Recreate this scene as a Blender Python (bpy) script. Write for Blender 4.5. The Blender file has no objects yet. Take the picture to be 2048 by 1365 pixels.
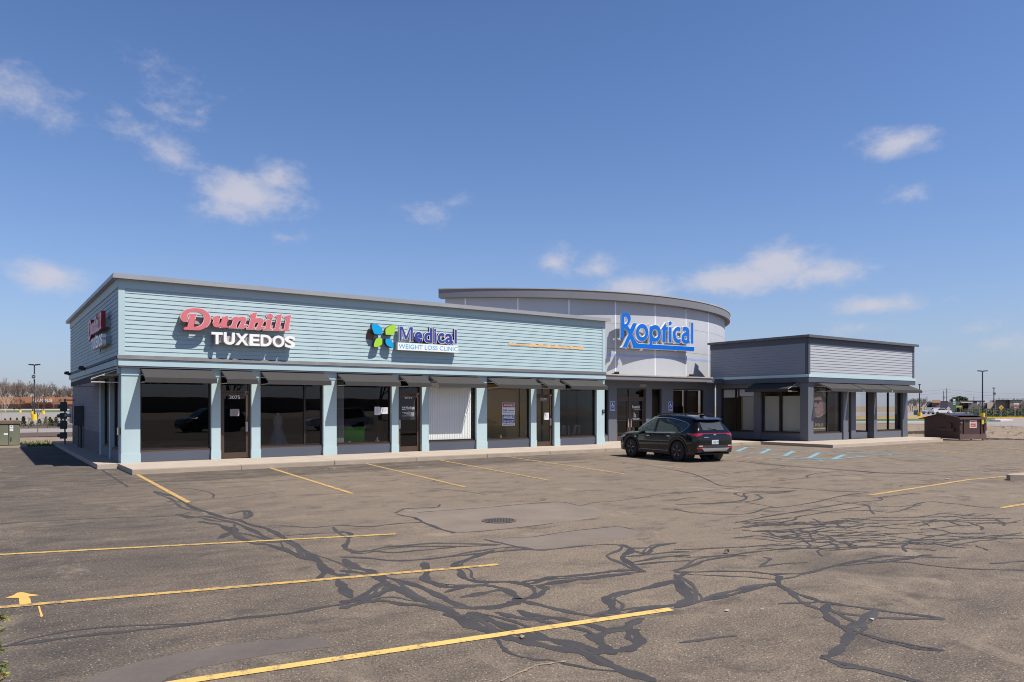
import bpy, math, random
from mathutils import Vector, Matrix
from mathutils.bvhtree import BVHTree
random.seed(7)
SC = bpy.context.scene
COL = SC.collection
PI = math.pi
# ---------------------------------------------------------------- survey of the place (metres)
F, CX, HY, CZ = 1490.0, 1024.0, 812.0, 1.98
AZ = math.atan2(3120-1024, F)
FW = (math.cos(AZ), math.sin(AZ)); RT = (FW[1], -FW[0])
def ray(px):
    r = (px-CX)/F
    return FW[0]+RT[0]*r, FW[1]+RT[1]*r
def G(px, py, z=0.0):                    # survey point on the ground
    t = (CZ-z)*F/(py-HY); d = ray(px); return (t*d[0], t*d[1], z)
def D3(px, py, t):                       # survey point at distance t
    d = ray(px); return (t*d[0], t*d[1], CZ+t*(HY-py)/F)
def FYp(px, y, py=HY):                   # survey point on a wall y = const
    d = ray(px); t = y/d[1]; return (t*d[0], y, CZ+t*(HY-py)/F)
def lin(r, g, b):
    f = lambda c: (c/255/12.92) if c <= 10 else (((c/255)+.055)/1.055)**2.4
    return (f(r), f(g), f(b))
# ---------------------------------------------------------------- materials
MATS = {}
def nodes_of(name):
    m = bpy.data.materials.new(name); m.use_nodes = True
    nt = m.node_tree; return m, nt, nt.nodes['Principled BSDF'], nt.nodes['Material Output']
def N(nt, t, **kw):
    n = nt.nodes.new(t)
    for k, v in kw.items(): setattr(n, k, v)
    return n
def Mt(nt, op, a, b=None, c=None, clamp=False):
    n = nt.nodes.new('ShaderNodeMath'); n.operation = op; n.use_clamp = clamp
    for i, v in enumerate((a, b, c)):
        if v is None: continue
        if isinstance(v, (int, float)): n.inputs[i].default_value = v
        else: nt.links.new(v, n.inputs[i])
    return n.outputs[0]
def Mix(nt, fac, a, b, blend='MIX'):
    n = nt.nodes.new('ShaderNodeMix'); n.data_type = 'RGBA'; n.blend_type = blend
    for i, v in ((0, fac), (6, a), (7, b)):
        if isinstance(v, (int, float)): n.inputs[i].default_value = v
        elif isinstance(v, tuple): n.inputs[i].default_value = (*v[:3], 1)
        else: nt.links.new(v, n.inputs[i])
    return n.outputs[2]
def Noise(nt, scale, detail=4, rough=.55, vec=None, out='Fac', dist=0):
    n = nt.nodes.new('ShaderNodeTexNoise'); n.inputs['Scale'].default_value = scale
    n.inputs['Detail'].default_value = detail; n.inputs['Roughness'].default_value = rough
    n.inputs['Distortion'].default_value = dist
    if vec is not None: nt.links.new(vec, n.inputs['Vector'])
    return n.outputs[out]
def Ramp(nt, fac, stops):
    n = nt.nodes.new('ShaderNodeValToRGB'); cr = n.color_ramp
    while len(cr.elements) < len(stops): cr.elements.new(.5)
    for e, (p, c) in zip(cr.elements, stops):
        e.position = p; e.color = (*c, 1) if isinstance(c, tuple) else (c, c, c, 1)
    nt.links.new(fac, n.inputs[0]); return n.outputs[0]
def ObjCo(nt, scale=None):
    tc = nt.nodes.new('ShaderNodeTexCoord')
    if scale is None: return tc.outputs['Object']
    mp = nt.nodes.new('ShaderNodeMapping'); mp.inputs['Scale'].default_value = scale
    nt.links.new(tc.outputs['Object'], mp.inputs['Vector']); return mp.outputs[0]
def mat(name, col, rough=.6, var=.12, scale=3.0, bump=0.0, bscale=60, metal=0.0, coat=0.0, spec=.5, stretch=None, fine=.06):
    if name in MATS: return MATS[name]
    m, nt, b, out = nodes_of(name)
    co = ObjCo(nt, stretch)
    n1 = Noise(nt, scale, 5, .6, co); n2 = Noise(nt, scale*17, 3, .6, co)
    k = Mt(nt, 'ADD', Mt(nt, 'MULTIPLY', Mt(nt, 'SUBTRACT', n1, .5), var*2.2), Mt(nt, 'MULTIPLY', Mt(nt, 'SUBTRACT', n2, .5), fine*2))
    k = Mt(nt, 'ADD', k, 1.0)
    cc = nt.nodes.new('ShaderNodeVectorMath'); cc.operation = 'SCALE'
    cc.inputs[0].default_value = col; nt.links.new(k, cc.inputs['Scale'])
    nt.links.new(cc.outputs[0], b.inputs['Base Color'])
    rr = Mt(nt, 'ADD', Mt(nt, 'MULTIPLY', Mt(nt, 'SUBTRACT', n1, .5), .25), rough, clamp=True)
    nt.links.new(rr, b.inputs['Roughness'])
    b.inputs['Metallic'].default_value = metal
    b.inputs['Coat Weight'].default_value = coat; b.inputs['Coat Roughness'].default_value = .04
    b.inputs['Specular IOR Level'].default_value = spec
    if bump:
        bp = nt.nodes.new('ShaderNodeBump'); bp.inputs['Strength'].default_value = bump; bp.inputs['Distance'].default_value = .02
        nt.links.new(Noise(nt, bscale, 4, .6, co), bp.inputs['Height']); nt.links.new(bp.outputs[0], b.inputs['Normal'])
    MATS[name] = m; return m
def glass(name, tint, refl=1.0):
    m, nt, b, out = nodes_of(name); nt.nodes.remove(b)
    tr = N(nt, 'ShaderNodeBsdfTransparent'); tr.inputs[0].default_value = (*tint, 1)
    gl = N(nt, 'ShaderNodeBsdfGlossy'); gl.inputs['Roughness'].default_value = 0.0; gl.inputs[0].default_value = (.95, .97, 1, 1)
    bp = N(nt, 'ShaderNodeBump'); bp.inputs['Strength'].default_value = .04; bp.inputs['Distance'].default_value = .05
    nt.links.new(Noise(nt, .9, 1, .4, ObjCo(nt)), bp.inputs['Height'])
    nt.links.new(bp.outputs[0], gl.inputs['Normal'])
    ge = N(nt, 'ShaderNodeNewGeometry'); dt = N(nt, 'ShaderNodeVectorMath', operation='DOT_PRODUCT'); nt.links.new(ge.outputs['Incoming'], dt.inputs[0]); nt.links.new(ge.outputs['Normal'], dt.inputs[1])
    fr = Mt(nt, 'ADD', .05, Mt(nt, 'MULTIPLY', .95, Mt(nt, 'POWER', Mt(nt, 'SUBTRACT', 1.0, Mt(nt, 'ABSOLUTE', dt.outputs['Value']), clamp=True), 5.0)))
    mx = N(nt, 'ShaderNodeMixShader'); nt.links.new(Mt(nt, 'MULTIPLY', fr, refl, clamp=True), mx.inputs[0])
    nt.links.new(tr.outputs[0], mx.inputs[1]); nt.links.new(gl.outputs[0], mx.inputs[2]); nt.links.new(mx.outputs[0], out.inputs[0])
    MATS[name] = m; return m
# ---------------------------------------------------------------- mesh builder
WL = {}
def wloc(o): return WL.get(o.name, Vector((0, 0, 0))) if o is not None else Vector((0, 0, 0))
class MB:
    def __init__(s): s.v = []; s.f = []; s.m = []; s.k = 0
    def add(s, vs, fs):
        n = len(s.v); s.v.extend([tuple(v) for v in vs])
        for f in fs: s.f.append(tuple(i+n for i in f)); s.m.append(s.k)
        return s
    def quad(s, a, b, c, d): return s.add([a, b, c, d], [(0, 1, 2, 3)])
    def poly(s, pts): return s.add(pts, [tuple(range(len(pts)))])
    def box(s, x0, x1, y0, y1, z0, z1):
        return s.add([(x0,y0,z0),(x1,y0,z0),(x1,y1,z0),(x0,y1,z0),(x0,y0,z1),(x1,y0,z1),(x1,y1,z1),(x0,y1,z1)],
                     [(0,3,2,1),(4,5,6,7),(0,1,5,4),(1,2,6,5),(2,3,7,6),(3,0,4,7)])
    def extr(s, pts, vec):               # planar polygon pushed along vec
        n = len(pts); v = Vector(vec); P = [Vector(p) for p in pts]; Q = [p+v for p in P]
        return s.add(P+Q, [tuple(range(n))[::-1], tuple(range(n, 2*n))]+[(i, (i+1) % n, n+(i+1) % n, n+i) for i in range(n)])
    def tube(s, p0, p1, r0, r1=None, n=6, cap=True):
        r1 = r0 if r1 is None else r1
        p0 = Vector(p0); p1 = Vector(p1); d = (p1-p0)
        if d.length < 1e-6: return s
        d.normalize(); a = d.orthogonal().normalized(); b = d.cross(a)
        vs = []
        for p, r in ((p0, r0), (p1, r1)):
            for i in range(n):
                t = 2*PI*i/n; vs.append(p+a*(r*math.cos(t))+b*(r*math.sin(t)))
        fs = [(i, (i+1) % n, n+(i+1) % n, n+i) for i in range(n)]
        if cap: fs += [tuple(range(n))[::-1], tuple(range(n, 2*n))]
        return s.add(vs, fs)
    def path(s, pts, r, n=6):
        for a, b in zip(pts, pts[1:]): s.tube(a, b, r, r, n)
        return s
    def lathe(s, prof, o=(0,0,0), axis='z', n=24, closed=False):
        vs = []; o = Vector(o)
        for r, h in prof:
            for i in range(n):
                t = 2*PI*i/n; c, q = r*math.cos(t), r*math.sin(t)
                vs.append(o+Vector({'z': (c, q, h), 'x': (h, c, q), 'y': (c, h, q)}[axis]))
        L = len(prof); fs = []
        for j in range(L if closed else L-1):
            for i in range(n): fs.append((j*n+i, j*n+(i+1) % n, ((j+1) % L)*n+(i+1) % n, ((j+1) % L)*n+i))
        if not closed: fs += [tuple(range(n))[::-1], tuple(range((L-1)*n, L*n))]
        return s.add(vs, fs)
    def geo(s, g, O, U, V, Nn, w=None, h=None):      # flat shape g = (verts, faces, bbox) onto a plane
        vs, fs, (x0, y0, x1, y1) = g
        sx = 1 if w is None else w/(x1-x0); sy = (sx if h is None else h/(y1-y0)); 
        if w is None and h is not None: sx = sy
        ox, oy = (0, 0) if (w is None and h is None) else (x0, y0)
        O = Vector(O); U = Vector(U); V = Vector(V); Nn = Vector(Nn)
        return s.add([O+U*((x-ox)*sx)+V*((y-oy)*sy)+Nn*z for x, y, z in vs], fs)
    def build(s, name, m, parent=None, smooth=False, sharp=40):
        me = bpy.data.meshes.new(name)
        ms = m if isinstance(m, (list, tuple)) else [m]
        if parent is not None: o0 = wloc(parent)
        else:
            xs = [v[0] for v in s.v]; ys = [v[1] for v in s.v]; zs = [v[2] for v in s.v]
            o0 = Vector(((min(xs)+max(xs))/2, (min(ys)+max(ys))/2, min(zs)))
        me.from_pydata([(v[0]-o0.x, v[1]-o0.y, v[2]-o0.z) for v in s.v], [], s.f)
        for q in ms: me.materials.append(q)
        if len(ms) > 1: me.polygons.foreach_set('material_index', s.m)
        if smooth:
            me.polygons.foreach_set('use_smooth', [True]*len(me.polygons)); me.set_sharp_from_angle(angle=math.radians(sharp))
        me.update()
        o = bpy.data.objects.new(name, me); COL.objects.link(o)
        if parent is None: o.location = o0; WL[o.name] = o0.copy()
        else: o.parent = parent; WL[o.name] = o0.copy()
        return o
def tag(o, label=None, cat=None, group=None, kind=None):
    if label: o['label'] = label
    if cat: o['category'] = cat
    if group: o['group'] = group
    if kind: o['kind'] = kind
    return o
def thing(name, loc, label=None, cat=None, group=None, kind=None):
    o = bpy.data.objects.new(name, None); COL.objects.link(o); o.location = loc; o.empty_display_size = .3
    WL[o.name] = Vector(loc); return tag(o, label, cat, group, kind)
def clone(o, loc, rotz=0.0, scale=1.0, label=None, parent=None):
    c = o.copy(); COL.objects.link(c)
    if parent is None:
        c.location = loc; c.rotation_euler = (0, 0, rotz); c.scale = (scale, scale, scale)
        if label: c['label'] = label
    else: c.parent = parent
    for ch in list(o.children): clone(ch, None, parent=c)
    return c
# ---------------------------------------------------------------- letters
def bbox(vs):
    xs = [v[0] for v in vs]; ys = [v[1] for v in vs]; return (min(xs), min(ys), max(xs), max(ys))
def curve_geo(cu):
    o = bpy.data.objects.new('tmp', cu); COL.objects.link(o)
    dg = bpy.context.evaluated_depsgraph_get()
    me = bpy.data.meshes.new_from_object(o.evaluated_get(dg))
    vs = [tuple(v.co) for v in me.vertices]; fs = [tuple(p.vertices) for p in me.polygons]
    bpy.data.objects.remove(o); bpy.data.meshes.remove(me); bpy.data.curves.remove(cu)
    return (vs, fs, bbox(vs))
TG = {}
def text(s, off=0.0, ext=0.0, shear=0.0, res=3, space=1.0):
    k = (s, off, ext, shear, res, space)
    if k in TG: return TG[k]
    cu = bpy.data.curves.new('t', 'FONT'); cu.body = s; cu.size = 1; cu.offset = off; cu.extrude = ext
    cu.shear = shear; cu.resolution_u = res; cu.space_character = space
    TG[k] = curve_geo(cu); return TG[k]
def shape(rings, off=0.0, ext=0.0):
    cu = bpy.data.curves.new('s', 'CURVE'); cu.dimensions = '2D'; cu.fill_mode = 'BOTH'; cu.offset = off; cu.extrude = ext
    for r in rings:
        sp = cu.splines.new('POLY'); sp.points.add(len(r)-1); sp.use_cyclic_u = True
        for p, q in zip(sp.points, r): p.co = (q[0], q[1], 0, 1)
    return curve_geo(cu)
def smooth_ring(r, n=4):
    out = []; L = len(r)
    for i in range(L):
        p0, p1, p2, p3 = (Vector(r[(i+k-1) % L][:2]) for k in range(4))
        a = (p1-p0).normalized().dot((p2-p1).normalized()) if (p1-p0).length > 0 and (p2-p1).length > 0 else 1
        b = (p2-p1).normalized().dot((p3-p2).normalized()) if (p3-p2).length > 0 and (p2-p1).length > 0 else 1
        m1 = (p2-p0)*.5 if a > .45 else (p2-p1)
        m2 = (p3-p1)*.5 if b > .45 else (p2-p1)
        for k in range(n):
            t = k/n; t2 = t*t; t3 = t2*t
            q = p1*(2*t3-3*t2+1)+m1*(t3-2*t2+t)+p2*(-2*t3+3*t2)+m2*(t3-t2)
            out.append((q.x, q.y))
    return out
def ell(cx, cy, rx, ry, n=20): return [(cx+rx*math.cos(2*PI*i/n), cy+ry*math.sin(2*PI*i/n)) for i in range(n)]
def area(r): return sum(a[0]*b[1]-b[0]*a[1] for a, b in zip(r, r[1:]+r[:1]))/2
def orient(rings):                        # outer ring counter-clockwise, holes clockwise
    return [r if (area(r) > 0) == (i == 0) else r[::-1] for i, r in enumerate(rings)]
X_, Y_, Z_ = (1,0,0), (0,1,0), (0,0,1)
SOUTH = (0,-1,0); WEST = (-1,0,0)
# ---------------------------------------------------------------- camera, sun, sky
cam = bpy.data.cameras.new('camera'); co = bpy.data.objects.new('camera', cam); COL.objects.link(co)
cam.lens = F/2048*36; cam.sensor_width = 36; cam.shift_y = (812-682.5)/2048; cam.clip_end = 5000; cam.clip_start = .05
co.location = (0, 0, CZ); co.rotation_euler = (PI/2, 0, -(PI/2-AZ)); SC.camera = co
SUN = Vector((.45, -.78, 1.45)).normalized()
sl = bpy.data.lights.new('sun', 'SUN'); sl.energy = 4.8; sl.angle = math.radians(.53); sl.color = (1, .945, .86)
so = bpy.data.objects.new('sun', sl); COL.objects.link(so); so.rotation_euler = (-SUN).to_track_quat('-Z', 'Y').to_euler(); so.location = (20, -30, 60)
w = bpy.data.worlds.new('World'); SC.world = w; w.use_nodes = True
nt = w.node_tree; bg = nt.nodes['Background']
sky = N(nt, 'ShaderNodeTexSky'); sky.sky_type = 'NISHITA'; sky.sun_disc = False
sky.sun_elevation = math.asin(SUN.z); sky.sun_rotation = math.atan2(SUN.x, SUN.y)
sky.altitude = 250; sky.air_density = 1.0; sky.dust_density = .6; sky.ozone_density = 1.0
SKY_S = .075
tc = N(nt, 'ShaderNodeTexCoord'); sep = N(nt, 'ShaderNodeSeparateXYZ'); nt.links.new(tc.outputs['Generated'], sep.inputs[0])
el = Mt(nt, 'ARCSINE', sep.outputs[2]); az = Mt(nt, 'ARCTAN2', sep.outputs[0], sep.outputs[1])
mpn = N(nt, 'ShaderNodeMapping'); mpn.inputs['Scale'].default_value = (1, 1, 1.6); nt.links.new(tc.outputs['Generated'], mpn.inputs[0])
nz = Mt(nt, 'SUBTRACT', Noise(nt, 13, 10, .66, mpn.outputs[0], dist=.3), .5)
nzf = Mt(nt, 'SUBTRACT', Noise(nt, 30, 6, .65, mpn.outputs[0]), .5)
CL = [ # survey px x, y, half-width, half-height, strength   (turned into azimuth / elevation)
 (60,190,115,44,.42),(300,185,75,48,.30),(245,235,70,32,.28),(390,225,80,32,.26),(345,318,70,30,.62),(500,390,105,34,.9),(455,420,70,30,.7),(565,362,60,26,.75),
 (580,478,40,13,.5),(98,550,72,24,.85),(845,425,60,20,.42),(905,408,38,17,.4),(1110,528,45,24,.7),(1195,537,52,20,.65),(1265,575,75,22,.85),
 (1470,560,95,24,.95),(1565,532,75,34,1.0),(1640,548,110,22,.8),(1750,535,70,12,.45),(1795,285,80,22,.75),(1810,390,45,18,.5),(1750,610,95,17,.85),(1890,600,40,10,.35),(1720,655,90,14,.35),
 (1950,655,60,16,.35),(2010,690,70,22,.4),(1860,700,60,12,.4)]
fld = None
for x, y, hw, hh, s in CL:
    d = ray(x); a0 = math.atan2(d[0], d[1]); e0 = math.atan((HY-y)/F/math.hypot(*d)); k = 1/(F*math.hypot(1, (x-CX)/F)); cs = math.cos(math.atan((x-CX)/F))
    rx = hw*cs*cs/F*1.35; ry = hh*k*1.6
    u = Mt(nt, 'DIVIDE', Mt(nt, 'SUBTRACT', az, a0), rx); v = Mt(nt, 'DIVIDE', Mt(nt, 'SUBTRACT', el, e0), ry)
    q = Mt(nt, 'SUBTRACT', 1.0, Mt(nt, 'SQRT', Mt(nt, 'ADD', Mt(nt, 'MULTIPLY', u, u), Mt(nt, 'MULTIPLY', v, v))))
    q = Mt(nt, 'MULTIPLY', Mt(nt, 'ADD', q, .15), s)
    fld = q if fld is None else Mt(nt, 'MAXIMUM', fld, q)
dens = Mt(nt, 'ADD', fld, Mt(nt, 'ADD', Mt(nt, 'MULTIPLY', nz, 1.45), Mt(nt, 'MULTIPLY', nzf, .8)))
mr = N(nt, 'ShaderNodeMapRange'); mr.interpolation_type = 'SMOOTHSTEP'
mr.inputs['From Min'].default_value = .10; mr.inputs['From Max'].default_value = .98; mr.inputs['To Max'].default_value = .8
nt.links.new(dens, mr.inputs['Value'])
gate = Mt(nt, 'GREATER_THAN', fld, -.6)
cf = Mt(nt, 'MULTIPLY', mr.outputs[0], gate)
zen = N(nt, 'ShaderNodeMapRange'); zen.interpolation_type = 'SMOOTHSTEP'; nt.links.new(el, zen.inputs['Value'])
for k, q in (('From Min', .38), ('From Max', 1.2), ('To Min', 1.0), ('To Max', .30)): zen.inputs[k].default_value = q
zs_ = N(nt, 'ShaderNodeVectorMath', operation='SCALE'); tn = Mix(nt, 1.0, sky.outputs[0], (.81, 1.01, 1.35), 'MULTIPLY'); nt.links.new(tn, zs_.inputs[0]); nt.links.new(zen.outputs[0], zs_.inputs['Scale'])
hz = Mt(nt, 'MULTIPLY', Mt(nt, 'POWER', 2.718, Mt(nt, 'MULTIPLY', Mt(nt, 'MAXIMUM', el, 0.0), -9.0)), .8)
base = Mix(nt, hz, zs_.outputs[0], (4.25, 4.35, 5.4))
SKYC = Mix(nt, cf, base, (6.3, 6.2, 6.9))
nt.links.new(SKYC, bg.inputs[0]); bg.inputs[1].default_value = SKY_S
vs_ = SC.view_settings; vs_.view_transform = 'Standard'; vs_.look = 'None'; vs_.gamma = 1; vs_.use_curve_mapping = False; vs_.exposure = 0.42
SC.render.resolution_x = 1024; SC.render.resolution_y = 682
# ================================================================ GROUND
def asphalt_mat():
    m, nt, b, out = nodes_of('old asphalt')
    co = ObjCo(nt)
    big = Noise(nt, .16, 5, .6, co); mid = Noise(nt, .9, 6, .65, ObjCo(nt, (1, 2.2, 1))); 
    fine = Noise(nt, 42, 3, .7, co); grit = N(nt, 'ShaderNodeTexVoronoi'); grit.inputs['Scale'].default_value = 62
    nt.links.new(co, grit.inputs['Vector'])
    sp = N(nt, 'ShaderNodeSeparateXYZ'); nt.links.new(co, sp.inputs[0])
    # worn tan paving in the middle, newer black top along the front kerb and in the west drive
    def mr(v, a, c, t0=0.0, t1=1.0):
        n = N(nt, 'ShaderNodeMapRange'); n.interpolation_type = 'SMOOTHSTEP'
        for k, q in (('From Min', a), ('From Max', c), ('To Min', t0), ('To Max', t1)): n.inputs[k].default_value = q
        nt.links.new(v, n.inputs['Value']); return n.outputs[0]
    wob = Mt(nt, 'MULTIPLY', Mt(nt, 'SUBTRACT', big, .5), 7.0); wob2 = Mt(nt, 'MULTIPLY', Mt(nt, 'SUBTRACT', mid, .5), 1.6)
    west = mr(Mt(nt, 'ADD', Mt(nt, 'ADD', sp.outputs[0], wob), wob2), 6.5, .5)
    near = mr(Mt(nt, 'ADD', Mt(nt, 'ADD', sp.outputs[1], Mt(nt, 'MULTIPLY', sp.outputs[0], .25)), wob), 9.0, 5.5)
    kerb = Mt(nt, 'MULTIPLY', mr(Mt(nt, 'ADD', sp.outputs[1], Mt(nt, 'MULTIPLY', wob2, .45)), 20.5, 21.1), mr(sp.outputs[0], 21, 17))
    wear = Mt(nt, 'MAXIMUM', Mt(nt, 'MULTIPLY', west, .72), Mt(nt, 'MAXIMUM', Mt(nt, 'MULTIPLY', near, .42), Mt(nt, 'MULTIPLY', kerb, .72)))
    wear = Mt(nt, 'ADD', wear, Mt(nt, 'MULTIPLY', Mt(nt, 'SUBTRACT', mid, .5), 1.9), clamp=True)
    base = Mix(nt, wear, (.232, .178, .130), (.046, .039, .036))
    base = Mix(nt, mr(fine, .36, .70), Mix(nt, .38, base, (.04, .034, .031)), Mix(nt, .25, base, (.34, .28, .23)))
    sepc = N(nt, 'ShaderNodeSeparateColor'); nt.links.new(grit.outputs['Color'], sepc.inputs[0])
    pale = Mt(nt, 'MULTIPLY', Mt(nt, 'GREATER_THAN', sepc.outputs[0], .945), mr(grit.outputs['Distance'], .5, .2))
    dark = Mt(nt, 'MULTIPLY', Mt(nt, 'LESS_THAN', sepc.outputs[1], .36), mr(grit.outputs['Distance'], .6, .2))
    base = Mix(nt, Mt(nt, 'MULTIPLY', dark, .68), base, (.045, .038, .034))
    base = Mix(nt, Mt(nt, 'MULTIPLY', pale, .8), base, (.46, .41, .36))
    stain = mr(Noise(nt, .55, 3, .5, ObjCo(nt, (.6, 1.6, 1))), .62, .78)
    base = Mix(nt, Mt(nt, 'MULTIPLY', stain, .35), base, (.07, .06, .055))
    blot = mr(Noise(nt, 1.5, 7, .7, ObjCo(nt, (.8, 1.3, 1)), dist=.6), .52, .66); lightb = mr(Noise(nt, .7, 7, .72, ObjCo(nt, (1.2, .8, 1)), dist=.8), .54, .70)
    base = Mix(nt, Mt(nt, 'MULTIPLY', blot, .55), base, (.055, .048, .045)); base = Mix(nt, Mt(nt, 'MULTIPLY', lightb, .5), base, (.30, .235, .175))
    oil = N(nt, 'ShaderNodeTexVoronoi'); oil.inputs['Scale'].default_value = .22; nt.links.new(co, oil.inputs['Vector'])
    oo = mr(Mt(nt, 'ADD', oil.outputs['Distance'], Mt(nt, 'MULTIPLY', Mt(nt, 'SUBTRACT', mid, .5), .5)), .22, .08)
    base = Mix(nt, Mt(nt, 'MULTIPLY', oo, .4), base, (.05, .043, .04))
    nt.links.new(base, b.inputs['Base Color']); b.inputs['Roughness'].default_value = .88; b.inputs['Specular IOR Level'].default_value = .3
    bp = N(nt, 'ShaderNodeBump'); bp.inputs['Strength'].default_value = .55; bp.inputs['Distance'].default_value = .012
    nt.links.new(Mt(nt, 'ADD', fine, Mt(nt, 'MULTIPLY', grit.outputs['Distance'], .8)), bp.inputs['Height']); nt.links.new(bp.outputs[0], b.inputs['Normal'])
    return m
ASPH = asphalt_mat()
SEAL = mat('bitumen crack seal', (.054, .049, .048), .62, .35, 2.0, spec=.35, fine=.15)
SEAL2 = mat('faded crack seal', (.058, .052, .050), .68, .3, 2.0, fine=.15)
PATCH = mat('smooth asphalt patch', (.185, .147, .118), .85, .3, 1.1, bump=.3, bscale=90, fine=.1)
PATCH2 = mat('grey asphalt patch', (.165, .133, .110), .85, .3, 1.1, bump=.3, bscale=90, fine=.1)
PATCH3 = mat('dark smooth asphalt patch', (.118, .098, .088), .85, .45, .8, bump=.3, bscale=90, fine=.15)
def paint_mat(name, col, under, wear):
    m, nt, b, out = nodes_of(name); co = ObjCo(nt)
    n = Noise(nt, 9, 8, .75, co); n2 = Noise(nt, 55, 3, .7, co)
    t = Mt(nt, 'ADD', n, Mt(nt, 'MULTIPLY', Mt(nt, 'SUBTRACT', n2, .5), .55))
    r = Ramp(nt, t, [(wear-.06, 0.0), (wear+.06, 1.0)])
    c = Mix(nt, r, under, Mix(nt, Noise(nt, 2.2, 3, .5, co), col, tuple(x*.78 for x in col)))
    nt.links.new(c, b.inputs['Base Color']); b.inputs['Roughness'].default_value = .75
    return m
YEL = paint_mat('yellow road paint', (.62, .39, .11), (.17, .13, .10), .455)
YELF = paint_mat('worn yellow road paint', (.56, .35, .10), (.17, .135, .11), .47)
YELN = paint_mat('fresh yellow road paint', (.72, .48, .14), (.17, .13, .10), .405)
ORA = paint_mat('orange marking spray', (.82, .44, .12), (.12, .1, .08), .30)
BLU = paint_mat('light blue road paint', (.19, .40, .50), (.16, .13, .11), .44)
WHT = paint_mat('faded white road paint', (.45, .45, .42), (.18, .15, .12), .47)
CONC = mat('concrete', (.42, .35, .285), .9, .16, 1.3, bump=.25, bscale=70, fine=.1)
CONC2 = mat('weathered kerb concrete', (.35, .285, .222), .9, .25, 2.0, bump=.35, bscale=50, fine=.14)
def ground_mat():
    m, nt, b, out = nodes_of('bare earth and dry grass'); co = ObjCo(nt)
    a = Noise(nt, .05, 6, .65, co); c = Noise(nt, .8, 7, .7, ObjCo(nt, (1, 1, 1))); g = Noise(nt, .02, 3, .5, co)
    col = Ramp(nt, c, [(.28, (.12, .085, .06)), (.5, (.235, .175, .125)), (.72, (.31, .24, .175))])
    nt.links.new(col, b.inputs['Base Color']); b.inputs['Roughness'].default_value = .95
    bp = N(nt, 'ShaderNodeBump'); bp.inputs['Strength'].default_value = .6; bp.inputs['Distance'].default_value = .3
    nt.links.new(c, bp.inputs['Height']); nt.links.new(bp.outputs[0], b.inputs['Normal']); return m
GRND = ground_mat()
GREY = mat('far pale asphalt', (.25, .222, .205), .9, .12, .06, fine=.04)
GRASSM = mat('grass', (.075, .115, .035), .9, .5, .7, fine=.3)
MULCH = mat('dark bark mulch', (.085, .06, .045), .95, .4, 2, fine=.3)
WKERB = mat('pale kerb', (.50, .47, .43), .85, .1, 1)
YKERB = mat('yellow kerb paint', (.72, .42, .03), .7, .15, 1)

gm = MB(); gm.add([(-2500,-600,-.05),(2500,-600,-.05),(2500,3000,-.05),(-2500,3000,-.05)], [(0,1,2,3)])
gnd = gm.build('ground', GRND); tag(gnd, kind='structure')
LOT = thing('parking_lot', (0, 0, 0), kind='structure')
mb = MB()
lotp = [(-40,-70),(110,-70),(75,-20),(60,3),(49.6,16.9),(47.6,19.5),(45.6,21.4),(44.9,30),(44.9,46),(3.4,46),(3.0,44.2),(1.9,43.2),(-2,43.0),(-40,41)]
mb.extr([(x, y, -.06) for x, y in lotp], (0, 0, .06)); mb.build('asphalt', ASPH, LOT)
# dark ragged strip along the lot edge, in the mulch colour
mb = MB(); e0 = Vector((47.9, 19.35, 0)); e1 = Vector((62, .5, 0)); dd = (e1-e0); nn = Vector((dd.y, -dd.x, 0)).normalized()*-1; r = random.Random(4); n = 90; A_ = []; B_ = []
for i in range(n+1):
    p = e0+dd*(i/n); A_.append(p+nn*(.05+.12*r.random())); B_.append(p+nn*(1.0+.5*r.random()))
mb.add([(q.x, q.y, .05+.05*r.random()) for q in A_]+[(q.x, q.y, -.04) for q in B_]+[(q.x-nn.x*.06, q.y-nn.y*.06, .002) for q in A_], [(i, i+1, n+2+i, n+1+i) for i in range(n)]+[(2*n+2+i, 2*n+3+i, i+1, i) for i in range(n)])
tag(mb.build('dark_edge_strip', MULCH), kind='structure')
def smooth_open(pts, n=5):
    V = [Vector((p[0], p[1])) for p in pts]; out = []
    for i in range(len(V)-1):
        p0, p1, p2, p3 = V[max(i-1,0)], V[i], V[i+1], V[min(i+2,len(V)-1)]
        for k in range(n):
            t = k/n; t2 = t*t; t3 = t2*t; out.append(((p1*2+(p2-p0)*t+(p0*2-p1*5+p2*4-p3)*t2+(p1*3-p0-p2*3+p3)*t3)*.5).to_tuple())
    out.append(V[-1].to_tuple()); return out
def strip(mb, pts, w, z, rnd=None, seg=.35, wob=.05, taper=True):
    if rnd and len(pts) > 2: pts = smooth_open(pts)
    P = [Vector((p[0], p[1], 0)) for p in pts]
    Q = []
    for a, b in zip(P, P[1:]):
        n = max(1, int((b-a).length/seg))
        for i in range(n): Q.append(a.lerp(b, i/n))
    Q.append(P[-1])
    if rnd:
        Q = [q+Vector((rnd.uniform(-wob, wob), rnd.uniform(-wob, wob), 0)) for q in Q]
    if len(Q) < 2: return
    L = []; n = len(Q)
    for i, q in enumerate(Q):
        d = (Q[min(i+1, n-1)]-Q[max(i-1, 0)]); d.normalize(); s = Vector((-d.y, d.x, 0))
        k = w*((.95+.3*math.sin(i*.9+len(Q))+rnd.uniform(-.15,.15)) if rnd else 1)/2
        if taper and rnd and (i == 0 or i == n-1): k *= .35
        L.append((q+s*k, q-s*k))
    vs = []
    for a, b in L: vs += [(a.x, a.y, z), (b.x, b.y, z)]
    mb.add(vs, [(2*i, 2*i+1, 2*i+3, 2*i+2) for i in range(n-1)])
Z0 = {2: (0, 880), 3: (680, 880), 4: (1348, 880)}
def zg(reg, pts): ox, oy = Z0[reg]; return [G(ox+x/2.814, oy+y/2.814) for x, y in pts]
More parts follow.
